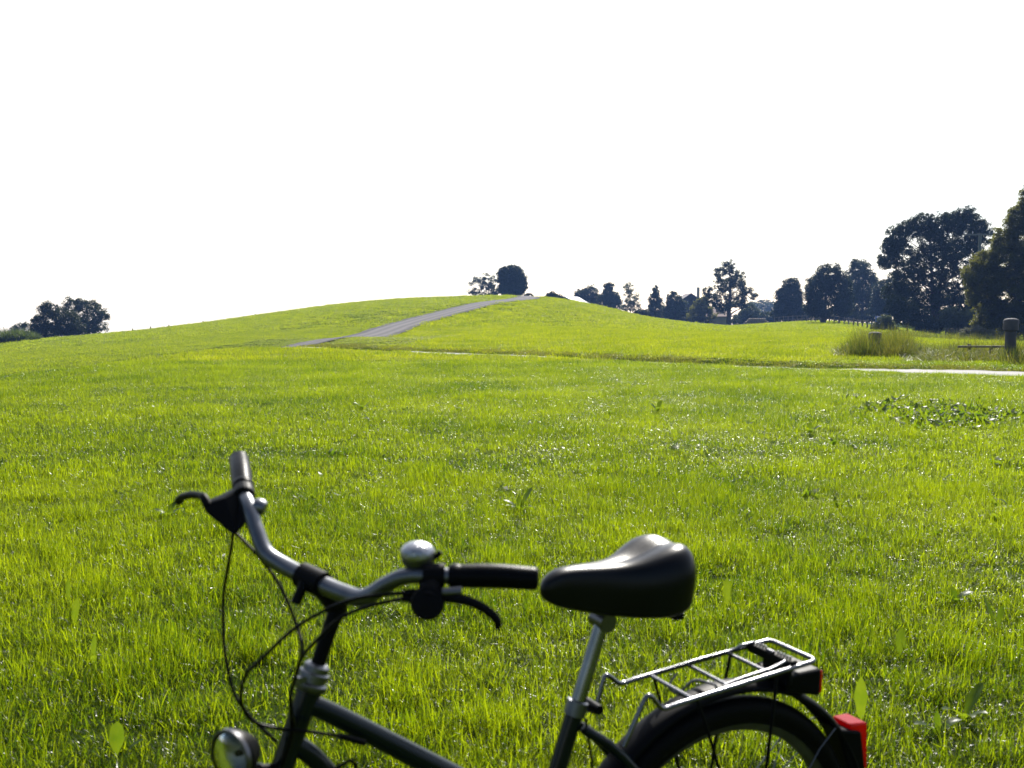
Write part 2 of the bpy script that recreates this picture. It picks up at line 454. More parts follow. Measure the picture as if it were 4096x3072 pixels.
# ------------------------------------------------------------------ grass (instanced tufts, geometry nodes)
def blade_mesh(name, mat, n_bl, radius, h_rng, w, nseg, lean_rng, flop=0.12, seed=0, tilt0=.7):
    r = np.random.default_rng(seed); V = []; F = []; S = []
    for _ in range(n_bl):
        a = r.uniform(0, 2 * math.pi); rr = radius * math.sqrt(r.uniform(0, 1))
        bx, by = rr * math.cos(a), rr * math.sin(a)
        h = r.uniform(*h_rng); th = r.uniform(0, 2 * math.pi); le = r.uniform(*lean_rng)
        fl = r.random() < flop
        if fl: le = r.normal(1.5, .28); h *= 1.05
        roll = r.normal(0, .28) if fl else 0.
        wd = w * r.uniform(.6, 1.25)
        sh = r.uniform(0, 1)
        tw = 0. if fl else r.uniform(-1.0, 1.0)
        if fl: wd *= 1.7
        dx, dy = math.cos(th), math.sin(th); base = len(V)
        ph = r.uniform(0, tilt0) * r.random() ** .5; px, pz = 0.0, 0.0
        for s in range(nseg + 1):
            t = s / nseg
            ang = (ph * (1 - t) + le * min(1, max(0, (t - .15) / .4)) ** .8) if fl else ph + le * t ** 1.3
            if s: px += math.sin(ang) * h / nseg; pz += math.cos(ang) * h / nseg
            ww = wd * (1 - t ** 1.8) * (.75 + .5 * min(1, t * 3)) * .5
            ta = th + math.pi / 2 + tw * t
            ox, oy = math.cos(ta) * ww, math.sin(ta) * ww; oz = math.sin(roll) * ww
            cx, cyy = bx + dx * px, by + dy * px
            if s < nseg:
                V += [(cx - ox, cyy - oy, pz - oz), (cx + ox, cyy + oy, pz + oz)]; S += [sh, sh]
            else:
                V.append((cx, cyy, pz)); S.append(sh)
        for s in range(nseg - 1):
            q = base + 2 * s
            F.append((q, q + 1, q + 3, q + 2))
        q = base + 2 * (nseg - 1); F.append((q, q + 1, q + 2))
    me = bpy.data.meshes.new(name); me.from_pydata(V, [], F); me.update()
    me.materials.append(mat)
    me.polygons.foreach_set('use_smooth', [True] * len(me.polygons))
    at_ = me.attributes.new('shade', 'FLOAT', 'POINT'); at_.data.foreach_set('value', S)
    return bpy.data.objects.new(name, me)           # not linked: only a source for instances

def scatter(name, label, P, rotz, tilt, scl, pick, protos):
    n = len(P)
    me = bpy.data.meshes.new(name); me.from_pydata(P.tolist(), [], [])
    rot = np.stack([tilt[:, 0], tilt[:, 1], rotz], 1).astype(np.float32)
    a = me.attributes.new('rot', 'FLOAT_VECTOR', 'POINT'); a.data.foreach_set('vector', rot.ravel())
    a = me.attributes.new('scl', 'FLOAT_VECTOR', 'POINT'); a.data.foreach_set('vector', np.asarray(scl, np.float32).ravel())
    a = me.attributes.new('pick', 'INT', 'POINT'); a.data.foreach_set('value', np.asarray(pick, np.int32))
    o = bpy.data.objects.new(name, me); COL.objects.link(o)
    ng = bpy.data.node_groups.new(name, 'GeometryNodeTree')
    ng.interface.new_socket('Geometry', in_out='INPUT', socket_type='NodeSocketGeometry')
    ng.interface.new_socket('Geometry', in_out='OUTPUT', socket_type='NodeSocketGeometry')
    gi = ng.nodes.new('NodeGroupInput'); go = ng.nodes.new('NodeGroupOutput')
    ip = ng.nodes.new('GeometryNodeInstanceOnPoints')
    jn = ng.nodes.new('GeometryNodeJoinGeometry')
    for p in protos:
        oi = ng.nodes.new('GeometryNodeObjectInfo'); oi.inputs['Object'].default_value = p; oi.inputs['As Instance'].default_value = True
        ng.links.new(oi.outputs['Geometry'], jn.inputs[0])
    def attr(nm, ty):
        q = ng.nodes.new('GeometryNodeInputNamedAttribute'); q.data_type = ty; q.inputs['Name'].default_value = nm
        return [s for s in q.outputs if s.enabled and s.name == 'Attribute'][0]
    ng.links.new(gi.outputs[0], ip.inputs['Points']); ng.links.new(jn.outputs[0], ip.inputs['Instance'])
    ip.inputs['Pick Instance'].default_value = True
    ng.links.new(attr('pick', 'INT'), ip.inputs['Instance Index'])
    ng.links.new(attr('rot', 'FLOAT_VECTOR'), ip.inputs['Rotation'])
    ng.links.new(attr('scl', 'FLOAT_VECTOR'), ip.inputs['Scale'])
    ng.links.new(ip.outputs[0], go.inputs[0])
    md = o.modifiers.new('instances', 'NODES'); md.node_group = ng
    tag(o, label, None, None, 'stuff')
    return o

def wedge(d0, d1, dens, margin, xa=-30, xb=1054):
    """random points per square metre inside the view wedge widened by margin metres"""
    ka, kb = (xa - 512) / FPX, (xb - 512) / FPX
    x0, x1 = ka * d1 - margin, kb * d1 + margin
    n = int((d1 - d0) * (x1 - x0) * dens)
    Y = rng.uniform(d0, d1, n); X = rng.uniform(x0, x1, n)
    k = (X > ka * Y - margin) & (X < kb * Y + margin)
    return X[k], Y[k]

PROT_A = [blade_mesh('tuft_%d' % i, M_GRASS, 80, .075, (.030, .105), .0025, 5, (.1, 2.0), .16, 10 + i) for i in range(8)]
PROT_A2 = [blade_mesh('thatch_%d' % i, M_GRASS, 90, .085, (.020, .060), .0026, 4, (.2, 1.6), .16, 310 + i, 1.5) for i in range(7)]
PROT_B2 = [blade_mesh('thatchb_%d' % i, M_GRASS, 100, .16, (.020, .058), .0042, 3, (.2, 1.6), .10, 330 + i, 1.5) for i in range(6)]
PROT_B = [blade_mesh('tuftb_%d' % i, M_GRASS, 92, .14, (.030, .100), .0038, 4, (.1, 2.0), .10, 30 + i) for i in range(6)]
PROT_C = [blade_mesh('tuftc_%d' % i, M_FAR, 110, .34, (.04, .11), .0090, 4, (.15, 1.4), .08, 50 + i) for i in range(6)]
PROT_D = [blade_mesh('tuftd_%d' % i, M_FAR, 130, .85, (.05, .11), .026, 3, (.1, 1.2), .05, 70 + i) for i in range(6)]
M_GREEN = mat_blade('hill_grass_blades', (.022, .048, .004), (.062, .090, .008), (.18, .27, .004), (.53, .59, .010), .42, .56)
PROT_CL = [blade_mesh('tuftcl_%d' % i, M_GREEN, 80, .34, (.03, .08), .012, 3, (.15, 1.7), .20, 250 + i) for i in range(5)]
PROT_DL = [blade_mesh('tuftdl_%d' % i, M_GREEN, 110, .85, (.04, .09), .030, 2, (.1, 1.3), .15, 270 + i) for i in range(5)]
PROT_V = [blade_mesh('tuftv_%d' % i, M_DRY_SHADED, 60, .30, (.05, .13), .012, 2, (.1, 1.0), .15, 90 + i) for i in range(4)]
PROT_T = [blade_mesh('tuftt_%d' % i, M_TALL, 26, .22, (.25, .85), .009, 5, (.05, .75), .04, 110 + i) for i in range(5)]

def keep_off(X, Y, pm=.0, rm=.0):
    dp, sp = line_dist(X, Y, PATHS); dr, _ = line_dist(X, Y, ROAD)
    return dp, sp, dr

def lawn(name, label, d0, d1, dens, margin, protos, sbase, side=None):
    X, Y = wedge(d0, d1, dens, margin)
    if side is not None:
        xr = np.interp(Y, ROAD[:, 1], ROAD[:, 0]); xr = xr + (vnoise(X, Y, 2.5, 21) - .5) * 2.4 * np.clip((55 - Y) / 20, 0, 1) + rng.normal(0, .5, len(X)) * np.clip((55 - Y) / 20, 0, 1)
        m = (X < xr) if side == 'L' else (X >= xr)
        X, Y = X[m], Y[m]
    dp, sp, dr = keep_off(X, Y)
    edge = rng.uniform(-.12, .10, len(X))
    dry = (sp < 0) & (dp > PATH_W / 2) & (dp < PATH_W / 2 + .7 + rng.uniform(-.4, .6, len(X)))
    gap = vnoise(X, Y, .27, 8) * .6 + vnoise(X, Y, .9, 9) * .4
    k = (dp > PATH_W / 2 - .05 + edge) & (gap > rng.uniform(.08, .40, len(X))) & (dr > ROAD_W / 2 - .02 + edge) & ~dry
    X, Y = X[k], Y[k]; n = len(X)
    P = np.stack([X, Y, ground_z(X, Y) - .008], 1)
    v1 = vnoise(X, Y, 1.1, 3); v2 = vnoise(X, Y, .35, 4); v3 = vnoise(X, Y, 5.0, 5)
    h = sbase * (.62 + .50 * v1 + .60 * np.maximum(0, v2 - .5) * 2 + .25 * v3) * np.where(rng.random(n) < .30, rng.uniform(.95, 1.5, n), rng.uniform(.38, .85, n))
    low = (dr[k] < ROAD_W / 2 + 4.5) & (Y > 37) & (Y < 60); h = np.where(low, h * .35, h)
    s = sbase * rng.uniform(.85, 1.15, n)
    scatter(name, label, P, rng.uniform(0, 6.283, n), rng.normal(0, .08, (n, 2)), np.stack([s, s, h], 1), rng.integers(0, len(protos), n), protos)
lawn('grass', 'sunlit longer grass blades standing out of the turf close to the bicycle', 1.9, 8.5, 190, 1.6, PROT_A, .95)
lawn('turf', 'short matted turf under the longer blades close to the bicycle', 1.9, 8.5, 330, 1.6, PROT_A2, 1.15)
lawn('turf', 'short matted turf covering the meadow up to the path', 8.5, 28, 80, 1.6, PROT_B2, 1.15, 'R')
lawn('grass', 'bright short meadow grass between the bicycle and the path', 8.5, 28, 62, 1.6, PROT_B, .95, 'R')
lawn('grass', 'bright yellow green meadow grass around and beyond the path', 28, 75, 20, 2.0, PROT_C, 1.0, 'R')
lawn('grass', 'distant yellow green grass covering the hill and the far field', 75, 188, 4.2, 2.0, PROT_D, 1.0, 'R')
lawn('hill_grass', 'darker green grass at the foot of the slope across the farm road', 20, 75, 22, 2.0, PROT_CL, 1.0, 'L')
lawn('hill_grass', 'darker green short grass covering the long slope across the farm road', 75, 160, 4.6, 2.0, PROT_DL, 1.0, 'L')

# dry verge along the far side of the path, bank shade carried by its colour
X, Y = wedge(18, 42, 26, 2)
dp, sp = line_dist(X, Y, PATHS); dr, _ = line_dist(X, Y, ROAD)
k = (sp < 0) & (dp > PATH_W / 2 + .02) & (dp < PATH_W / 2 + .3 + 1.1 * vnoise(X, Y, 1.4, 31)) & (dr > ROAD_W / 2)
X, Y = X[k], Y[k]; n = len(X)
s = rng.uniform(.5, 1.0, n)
scatter('verge_grass', 'brownish dry grass strip with painted bank shade along the far edge of the path', np.stack([X, Y, ground_z(X, Y) - .01], 1), rng.uniform(0, 6.28, n), rng.normal(0, .1, (n, 2)), np.stack([s, s, s * rng.uniform(.6, 1.2, n)], 1), rng.integers(0, 4, n), PROT_V)

# tall unmown grass round the posts
pts = []
def tall_patch(px0, px1, d0, d1, n, h0, h1, pw=1.0):
    a = rng.uniform(px0, px1, n); d = rng.uniform(d0, d1, n)
    X = (a - 512) / FPX * d
    t = np.clip((a - px0) / (px1 - px0), 0, 1)
    env = np.clip(np.sin(np.pi * t) * 1.5, .25, 1) ** pw
    h = rng.uniform(h0, h1, n) * env
    for x, y, hh in zip(X, d, h): pts.append((x, y, hh))
tall_patch(836, 926, 30.2, 34.5, 380, .45, 1.4)
tall_patch(880, 918, 30.0, 31.0, 70, .45, .8)
tall_patch(905, 1060, 27.6, 33.0, 420, .28, .6, .4)
tall_patch(925, 1060, 30, 36, 60, .6, 1.1, .3)
tall_patch(1004, 1060, 26.2, 30, 110, .5, .95, .3)
tall_patch(862, 1060, 66, 84, 300, .5, 1.0, .2)
T = np.array(pts); n = len(T)
P = np.stack([T[:, 0], T[:, 1], ground_z(T[:, 0], T[:, 1]) - .02], 1)
s = rng.uniform(.8, 1.2, n)
scatter('tall_grass', 'tall unmown tufted grass around the two capped posts', P, rng.uniform(0, 6.28, n), rng.normal(0, .08, (n, 2)), np.stack([s, s, T[:, 2]], 1), rng.integers(0, 5, n), PROT_T)
# ------------------------------------------------------------------ trees
def mat_leaf(name, c1, c2, t, trans=.25, rough=.55):
    m = mat_blade(name, c1, c2, tuple(x * .7 for x in t), t, rough, trans, 3.0)
    return m
L_DARK = mat_leaf('leaves_dark', (.018, .028, .012), (.035, .05, .016), (.05, .075, .012), .2)
L_MID = mat_leaf('leaves_mid', (.026, .038, .016), (.05, .066, .022), (.07, .10, .018), .25)
L_PALE = mat_leaf('leaves_pale', (.05, .065, .035), (.09, .105, .05), (.12, .15, .05), .3)
L_WARM = mat_leaf('leaves_warm', (.038, .046, .012), (.08, .084, .018), (.26, .26, .025), .4)
M_BARK = pbr('bark', (.035, .028, .022), .9, noise=(3, (.07, .06, .05), .05), bump=('noise', 12, .6, .05))

def leaf_cloud(name, mat, C, Rr, per, size, seed, parent=None, squash=.8):
    """leaf sized faces spread through many small clumps; C clump centres, Rr clump radii"""
    r = np.random.default_rng(seed); m = len(C)
    cc = np.repeat(C, per, 0); rr = np.repeat(Rr, per)
    u = r.normal(size=(m * per, 3)); u /= np.linalg.norm(u, axis=1)[:, None]
    rad = rr * (r.uniform(.2, 1.0, m * per) ** .6 + .45 * r.random(m * per) ** 6)
    P = cc + u * rad[:, None] * np.array([1, 1, squash])
    n = len(P)
    a = r.normal(size=(n, 3)); a[:, 2] *= .7; a /= np.linalg.norm(a, axis=1)[:, None]
    b = np.cross(a, r.normal(size=(n, 3))); b /= np.linalg.norm(b, axis=1)[:, None] + 1e-9
    s = size * r.uniform(.55, 1.3, n)[:, None]
    V = np.stack([P - a * s * .6, P + b * s * .34 - a * s * .05, P + a * s * .6, P - b * s * .34 - a * s * .05], 1).reshape(-1, 3)
    me = bpy.data.meshes.new(name)
    me.vertices.add(4 * n); me.vertices.foreach_set('co', V.astype(np.float32).ravel())
    me.loops.add(4 * n); me.loops.foreach_set('vertex_index', np.arange(4 * n, dtype=np.int32))
    me.polygons.add(n); me.polygons.foreach_set('loop_start', np.arange(0, 4 * n, 4, dtype=np.int32))
    me.update(calc_edges=True)
    me.materials.append(mat)
    sh = np.repeat(np.repeat(r.uniform(0, 1, m), per) * .6 + r.uniform(0, .4, n), 4)
    at_ = me.attributes.new('shade', 'FLOAT', 'POINT'); at_.data.foreach_set('value', sh.astype(np.float32))
    o = bpy.data.objects.new(name, me); COL.objects.link(o)
    if parent: o.parent = parent
    return o

def tree(name, label, cat, px, d, lobes, mat, seed, dens=1.0, per=26, leaf=1.5, clump=3.2, trunk=2.0, group=None, stems=1, base_row=None, fork=.3):
    """lobes: (column, row, half width, half height) as seen along the bearing; all sizes become metres at distance d"""
    k = d / FPX
    p = at(px, d)
    root = empty(name, p); tag(root, label, cat, group)
    r = np.random.default_rng(seed); C = []; Rr = []
    for (lx, ly, rx, ry) in lobes:
        rx, ry = rx * 1.11, ry * 1.06
        n = max(6, int(dens * 5.2 * rx * ry / (clump * clump)))
        u = r.normal(size=(n, 3)); u /= np.linalg.norm(u, axis=1)[:, None]
        rad = r.uniform(.15, 1, n) ** .45
        q = u * rad[:, None] * np.array([rx - clump * .25, (rx + ry) * .5 * .9, ry - clump * .25]) * k
        q += np.array([(lx - px) * k, 0, HC + k * (YH - ly) - p[2]])
        C.append(q); Rr.append(r.uniform(.6, 1.25, n) * clump * k)
    C = np.concatenate(C); Rr = np.concatenate(Rr)
    keep = C[:, 2] > Rr * .5
    C, Rr = C[keep], Rr[keep]
    leaf_cloud('crown', mat, C, Rr, int(per * 2.5), leaf * .80 * k, seed + 1, root)
    H = C[:, 2].max()
    mb = MB(); tr = trunk * k * .5
    cx = np.array([C[:, 0].mean(), 0, 0])
    for s in range(stems):
        off = (s - (stems - 1) / 2)
        b0 = np.array([off * tr * 1.6, 0, -.3])
        mid = np.array([cx[0] * .3 + off * H * .06, off * .2, H * .32])
        top = np.array([cx[0] * .8 + off * H * .16, 0, H * .86])
        tp = smooth_path([b0, b0 * .6 + mid * .4 + r.normal(0, .04 * tr, 3), mid, mid * .5 + top * .5 + r.normal(0, H * .015, 3), top], 16)
        mb.tube(tp, [tr * 1.25, tr * .95, tr * .7, tr * .4, tr * .12], 8)
        sel = r.permutation(len(C))[:max(6, int(14 * H / 10))]
        for j in sel:
            c = C[j]
            zz = min(max(c[2] - abs(c[0]) * .5 - .3, H * .16), H * .8)
            i = int(np.argmin(np.abs(tp[:, 2] - zz))); a = tp[i]
            L = np.linalg.norm(c - a)
            m1 = a * .5 + c * .5 + np.array([0, 0, .10 * L]) + r.normal(0, .05 * L, 3)
            mb.tube(smooth_path([a, m1, c], 6), [tr * (.16 + .2 * (1 - a[2] / H)), tr * .06], 5)
    mb.build('trunk', M_BARK, root)
    return root

GR_L, GR_H, GR_M, GR_R = 'trees beyond the left slope', 'trees on top of the hill', 'trees around the farm buildings', 'big trees along the field edge'
tree('broadleaf_tree', 'dark dense tree with a stepped crown in front, beside the maize', 'tree', 56, 126,
     [(40, 325, 10, 12), (50, 310, 9, 8.5), (66, 322, 14, 14), (76, 330, 10, 8), (54, 332, 20, 9)], L_DARK, 201, 1.25, trunk=4)
tree('broadleaf_tree', 'paler rounded tree partly hidden behind the dark stepped tree', 'tree', 88, 146,
     [(76, 305.5, 12, 8.5), (90, 312, 14, 12), (104, 316, 5, 6), (100, 327, 7, 8), (86, 328, 12, 10)], L_MID, 203, .95, trunk=4)
tree('small_tree', 'small thin tree rising right over the maize tassels', 'tree', 21, 160,
     [(20, 328, 8, 6), (27, 327, 5, 5), (17, 333, 7, 5)], L_MID, 205, .6, trunk=2)
tree('hilltop_tree', 'light see-through tree on the hilltop next to the dark egg-shaped tree', 'tree', 486, 226,
     [(478, 286, 8, 11), (488, 282, 9, 9), (496, 287, 7, 9), (471, 293, 4.5, 4), (487, 293, 12, 5)], L_MID, 207, .42, per=20, leaf=1.35, clump=2.4, trunk=1.6, stems=2)
tree('hilltop_tree', 'dark dense egg-shaped tree standing on the hilltop by the road', 'tree', 512, 200,
     [(512.5, 281, 12.5, 15.5), (506, 277, 8, 10), (518, 284, 8, 11), (511, 288, 11, 12)], L_DARK, 209, 2.6, per=30, clump=2.8, trunk=3)
tree('low_shrub', 'tiny dark bush at the foot of the egg-shaped tree', 'shrub', 528.5, 152,
     [(528.5, 296, 4.5, 2.4)], L_DARK, 211, 1.2, clump=1.4, leaf=1.1, trunk=.6)
tree('small_tree', 'low round tree showing above the hill beside the white house roof', 'tree', 554, 185,
     [(552, 297.5, 6.5, 5.5), (559, 299.5, 4, 5)], L_DARK, 213, 1.1, clump=2.2, trunk=1.5)
tree('broadleaf_tree', 'dark bushy tree directly behind the white house roof', 'tree', 589, 240,
     [(579, 299, 6, 6), (581, 295, 6, 7), (590, 294, 8, 8.5), (595, 301, 7, 8), (587, 303, 9, 6)], L_MID, 215, .95, clump=2.6, trunk=2.4)
tree('broadleaf_tree', 'taller pointed dark tree touching the bushy one behind the house', 'tree', 610, 228,
     [(609, 290, 5.5, 7.5), (611, 298, 9, 8), (613, 306, 9, 8), (603, 301, 6, 8)], L_MID, 217, 1.1, clump=2.6, trunk=2.4)
tree('slender_tree', 'pale see-through slender tree between two dark groups', 'tree', 630, 216,
     [(628, 290, 6, 8), (632, 299, 8, 9), (626, 304, 6, 8), (635, 307, 7, 6)], L_PALE, 219, .5, per=18, leaf=1.2, clump=2.2, trunk=1.3)
tree('low_shrub', 'dark low bush on the crest under the pale slender tree', 'shrub', 643, 200,
     [(643, 314, 5.5, 4), (637, 313, 3, 3)], L_MID, 221, .9, clump=2, trunk=1)
tree('slender_tree', 'narrow pointed dark tree on the near side of the barn', 'tree', 655, 214,
     [(655, 291.5, 3.6, 6), (655, 300, 6, 7), (656, 309, 8.5, 8), (653, 315, 7, 5)], L_MID, 223, 1.0, clump=2.3, trunk=2)
tree('broadleaf_tree', 'rounded green tree hiding the eave of the dark barn', 'tree', 675, 208,
     [(674, 299, 8, 8.5), (674, 310, 11, 9), (682, 308, 5, 9), (668, 313, 6, 7)], L_MID, 225, 1.05, clump=2.6, trunk=2.2)
tree('broadleaf_tree', 'brownish leafy tree in front of the barn gable', 'tree', 700, 202,
     [(700, 307, 9, 8), (696, 316, 9, 8), (707, 315, 8, 8), (703, 301, 5, 5)], L_WARM, 227, .95, clump=2.5, trunk=2)
tree('tall_tree', 'tall open-crowned tree with a straight trunk beside the shed', 'tree', 728.6, 186,
     [(727, 268.5, 7, 8.5), (719, 273, 6, 6), (737, 281, 9, 10), (724, 286, 11, 9), (707, 291, 5, 5), (713, 300, 9, 8), (745, 291, 7, 6), (753, 296, 4, 4), (735, 300, 12, 9), (743, 305, 6, 5), (722, 308, 9, 6)],
     L_MID, 229, .75, per=24, leaf=1.3, clump=2.3, trunk=5, fork=.5)
tree('low_shrub', 'grey green bushes at the foot of the tall open-crowned tree', 'shrub', 746, 214,
     [(742, 317, 8, 8), (752, 312, 7, 8.5), (748, 320, 8, 4)], L_PALE, 231, .75, clump=2.3, trunk=1)
tree('domed_tree', 'dark dense domed tree at the start of the field edge fence', 'tree', 789, 186,
     [(790, 287, 8, 9.5), (788, 297, 13, 11), (788, 308, 16, 10), (787, 315, 17, 5.5)], L_DARK, 233, 1.9, clump=3, trunk=4)
tree('broad_tree', 'large dense round-crowned tree casting a shadow onto the meadow', 'tree', 822.6, 150,
     [(828, 275, 12, 12), (819, 288, 14, 14), (838, 289, 12, 16), (812, 304, 9, 14), (826, 308, 21, 10), (843, 304, 9, 13)], L_DARK, 235, 1.6, clump=3.2, trunk=5)
tree('broad_tree', 'looser bluish tree behind the round-crowned tree and the fence', 'tree', 862, 186,
     [(858, 269, 10, 9.5), (852, 284, 12, 14), (866, 285, 11, 16), (862, 305, 15, 13), (874, 300, 8, 16), (847, 296, 9, 15)], L_MID, 237, 1.25, clump=3, trunk=3)
tree('broad_tree', 'dark tree filling the gap behind the blue barrels', 'tree', 886, 168,
     [(884, 297, 13, 18), (893, 290, 12, 18), (880, 308, 12, 11), (900, 305, 14, 16)], L_DARK, 239, 1.3, clump=3.2, trunk=3)
tree('tall_tree', 'huge spreading tree with forked dark trunks and ragged open crown', 'tree', 934, 112,
     [(905, 231, 13, 10), (918, 223, 13, 10), (890, 246, 11, 11), (900, 258, 18, 13), (928, 243, 14, 14), (952, 224, 12, 12), (962, 216, 11, 9.5), (938, 225, 12, 12), (929, 231, 12, 11), (968, 228, 14, 14), (895, 238, 12, 12), (977, 236, 11, 16), (950, 248, 17, 16),
      (930, 268, 22, 18), (905, 281, 17, 14), (965, 264, 18, 20), (976, 284, 13, 18), (945, 291, 18, 14), (883, 262, 9, 8), (918, 300, 20, 14), (955, 308, 22, 14), (893, 292, 12, 10)],
     L_DARK, 241, 1.0, per=30, leaf=1.5, clump=3.2, trunk=6, stems=2)
tree('field_edge_tree', 'near leafy tree with sunlit brownish green foliage behind the tall capped post', 'tree', 1028, 80,
     [(1032, 208, 16, 28), (1021, 244, 17, 22), (1000, 262, 16, 20), (1012, 222, 11, 15), (1001, 240, 12, 13), (985, 262, 13, 13), (972, 276, 11, 14), (984, 282, 16, 17), (1006, 294, 24, 22), (1032, 284, 25, 40), (990, 309, 15, 13), (1014, 320, 24, 18), (1048, 246, 20, 42), (985, 322, 12, 10), (972, 296, 8, 10)],
     L_WARM, 243, 1.25, per=34, leaf=1.7, clump=3.8, trunk=8)
tree('low_shrub', 'dark undergrowth thicket under the huge spreading tree', 'shrub', 906, 106,
     [(895, 307, 10, 12), (906, 316, 14, 13), (920, 319, 11, 12), (933, 326, 9, 8)], L_DARK, 245, 1.2, clump=3.4, leaf=1.8, trunk=1.5)
tree('low_shrub', 'pale green willow bush at the end of the post fence', 'shrub', 884, 100,
     [(885, 322, 8, 6.5), (878, 327, 7, 4.5), (892, 327, 6, 4)], L_PALE, 247, 1.1, clump=2.6, leaf=1.6, trunk=1)
tree('low_shrub', 'greyish bush between the forked trunks and the picket fence', 'shrub', 952, 104,
     [(949, 317, 9, 11), (956, 326, 10, 8), (970, 322, 12, 12), (984, 320, 12, 14)], L_PALE, 249, 1.0, clump=3, leaf=1.7, trunk=1)
tree('seeding_shrub', 'low pale bush with whitish seed heads behind the wooden rail', 'shrub', 976, 78,
     [(968, 334, 8, 6), (978, 333, 9, 7), (989, 335, 9, 6), (1000, 337, 8, 5)], mat_leaf('seed_heads', (.09, .095, .05), (.26, .25, .19), (.2, .2, .1), .3), 251, 1.0, clump=2.6, leaf=1.7, trunk=1)
tree('low_hedge', 'low dark hedge line peeping over the bare crest', 'hedge', 320, 142,
     [(314, 309.3, 5, 1.6), (322, 308.6, 6, 1.5), (330, 307.4, 5, 1.5)], L_DARK, 253, 1.2, clump=1.2, leaf=1.1, trunk=.5)

tree('long_hedge', 'long dark hedge behind the fence under the domed and round-crowned trees', 'hedge', 826, 196,
     [(782, 316, 12, 6), (800, 315, 12, 7), (818, 314, 12, 7), (836, 314, 12, 7), (854, 315, 12, 8), (870, 317, 10, 8)], L_DARK, 257, 1.5, clump=2.6, leaf=1.5, trunk=1)
tree('long_hedge', 'dark scrub along the crest between the slender tree and the barn', 'hedge', 672, 224,
     [(640, 315, 8, 4), (652, 317, 8, 5), (664, 318, 9, 5), (678, 319, 9, 6), (692, 320, 9, 6), (704, 322, 8, 5)], L_DARK, 259, 1.4, clump=2.4, leaf=1.4, trunk=1)
tree('long_hedge', 'scrub and garden bushes behind the woodpile and the tall trunk', 'hedge', 742, 232,
     [(738, 321, 7, 6), (750, 319, 9, 7), (764, 318, 9, 6), (776, 318, 7, 6)], L_MID, 261, 1.4, clump=2.4, leaf=1.4, trunk=1)
tree('long_hedge', 'dark bank of bushes behind the utility pole and the picket fence', 'hedge', 968, 122,
     [(936, 322, 12, 10), (955, 318, 14, 13), (975, 318, 14, 15), (995, 320, 14, 16), (1015, 322, 14, 16), (1035, 322, 14, 16)], L_DARK, 263, 1.3, clump=3.2, leaf=1.7, trunk=1.5)

# far wood: one hazy mass
C = []; Rr = []
for (lx, ly, rx, ry) in [(752, 308, 9, 6), (763, 305.5, 9, 6), (772, 309, 8, 7), (758, 314, 15, 8), (775, 315, 8, 6)]:
    k = 420 / FPX; n = int(rx * ry * 1.1)
    u = rng.normal(size=(n, 3)); u /= np.linalg.norm(u, axis=1)[:, None]
    C.append(u * rng.uniform(.2, 1, (n, 1)) ** .5 * np.array([rx, rx * 2, ry]) * k + np.array([(lx - 512) * k, 420, HC + k * (YH - ly)])); Rr.append(np.full(n, 1.8 * k))
tag(leaf_cloud('far_wood', L_PALE, np.concatenate(C), np.concatenate(Rr), 22, .55, 255), 'distant hazy wood between the tall tree and the domed tree', None, None, 'stuff')

# maize field on the crest beside the trees
PROT_M = [blade_mesh('maize_%d' % i, mat_leaf('maize_leaf', (.03, .05, .012), (.06, .085, .02), (.12, .17, .02), .35) if i == 0 else bpy.data.materials['maize_leaf'], 13, .14, (.7, 1.5), .085, 5, (.3, 1.7), 0, 130 + i) for i in range(4)]
n = 1500
a = rng.uniform(-60, 40, n); d = rng.uniform(107, 126, n)
X = (a - 512) / FPX * d; Y = d
h = rng.uniform(.95, 1.15, n) * np.interp(a, [-60, 22, 34, 40], [1.25, 1.2, .85, .5])
scatter('maize', 'ripening maize crop standing on the crest beside the trees', np.stack([X, Y, ground_z(X, Y)], 1), rng.uniform(0, 6.28, n), rng.normal(0, .05, (n, 2)), np.stack([h * .8, h * .8, h], 1), rng.integers(0, 4, n), PROT_M)

# ------------------------------------------------------------------ buildings
M_ROOFW = pbr('roof_sheet', (.62, .62, .62), .35, .0, noise=(1.2, (.5, .5, .5), .1))
M_WOODD = pbr('dark_boards', (.035, .027, .022), .85, noise=(2.5, (.06, .045, .035), .1))
M_TILE = pbr('clay_tiles', (.20, .12, .10), .8, noise=(1.5, (.27, .19, .165), .1))
M_TILED = pbr('dark_tiles', (.07, .05, .045), .7, noise=(1.5, (.1, .07, .06), .1))
M_PLAS = pbr('plaster', (.42, .36, .28), .9, noise=(1.2, (.33, .28, .22), .05))
M_GLASSD = pbr('window_glass', (.03, .035, .04), .1)
M_CONC = pbr('concrete', (.055, .052, .06), .8, noise=(6, (.085, .08, .082), .1), bump=('noise', 60, .4, .01))

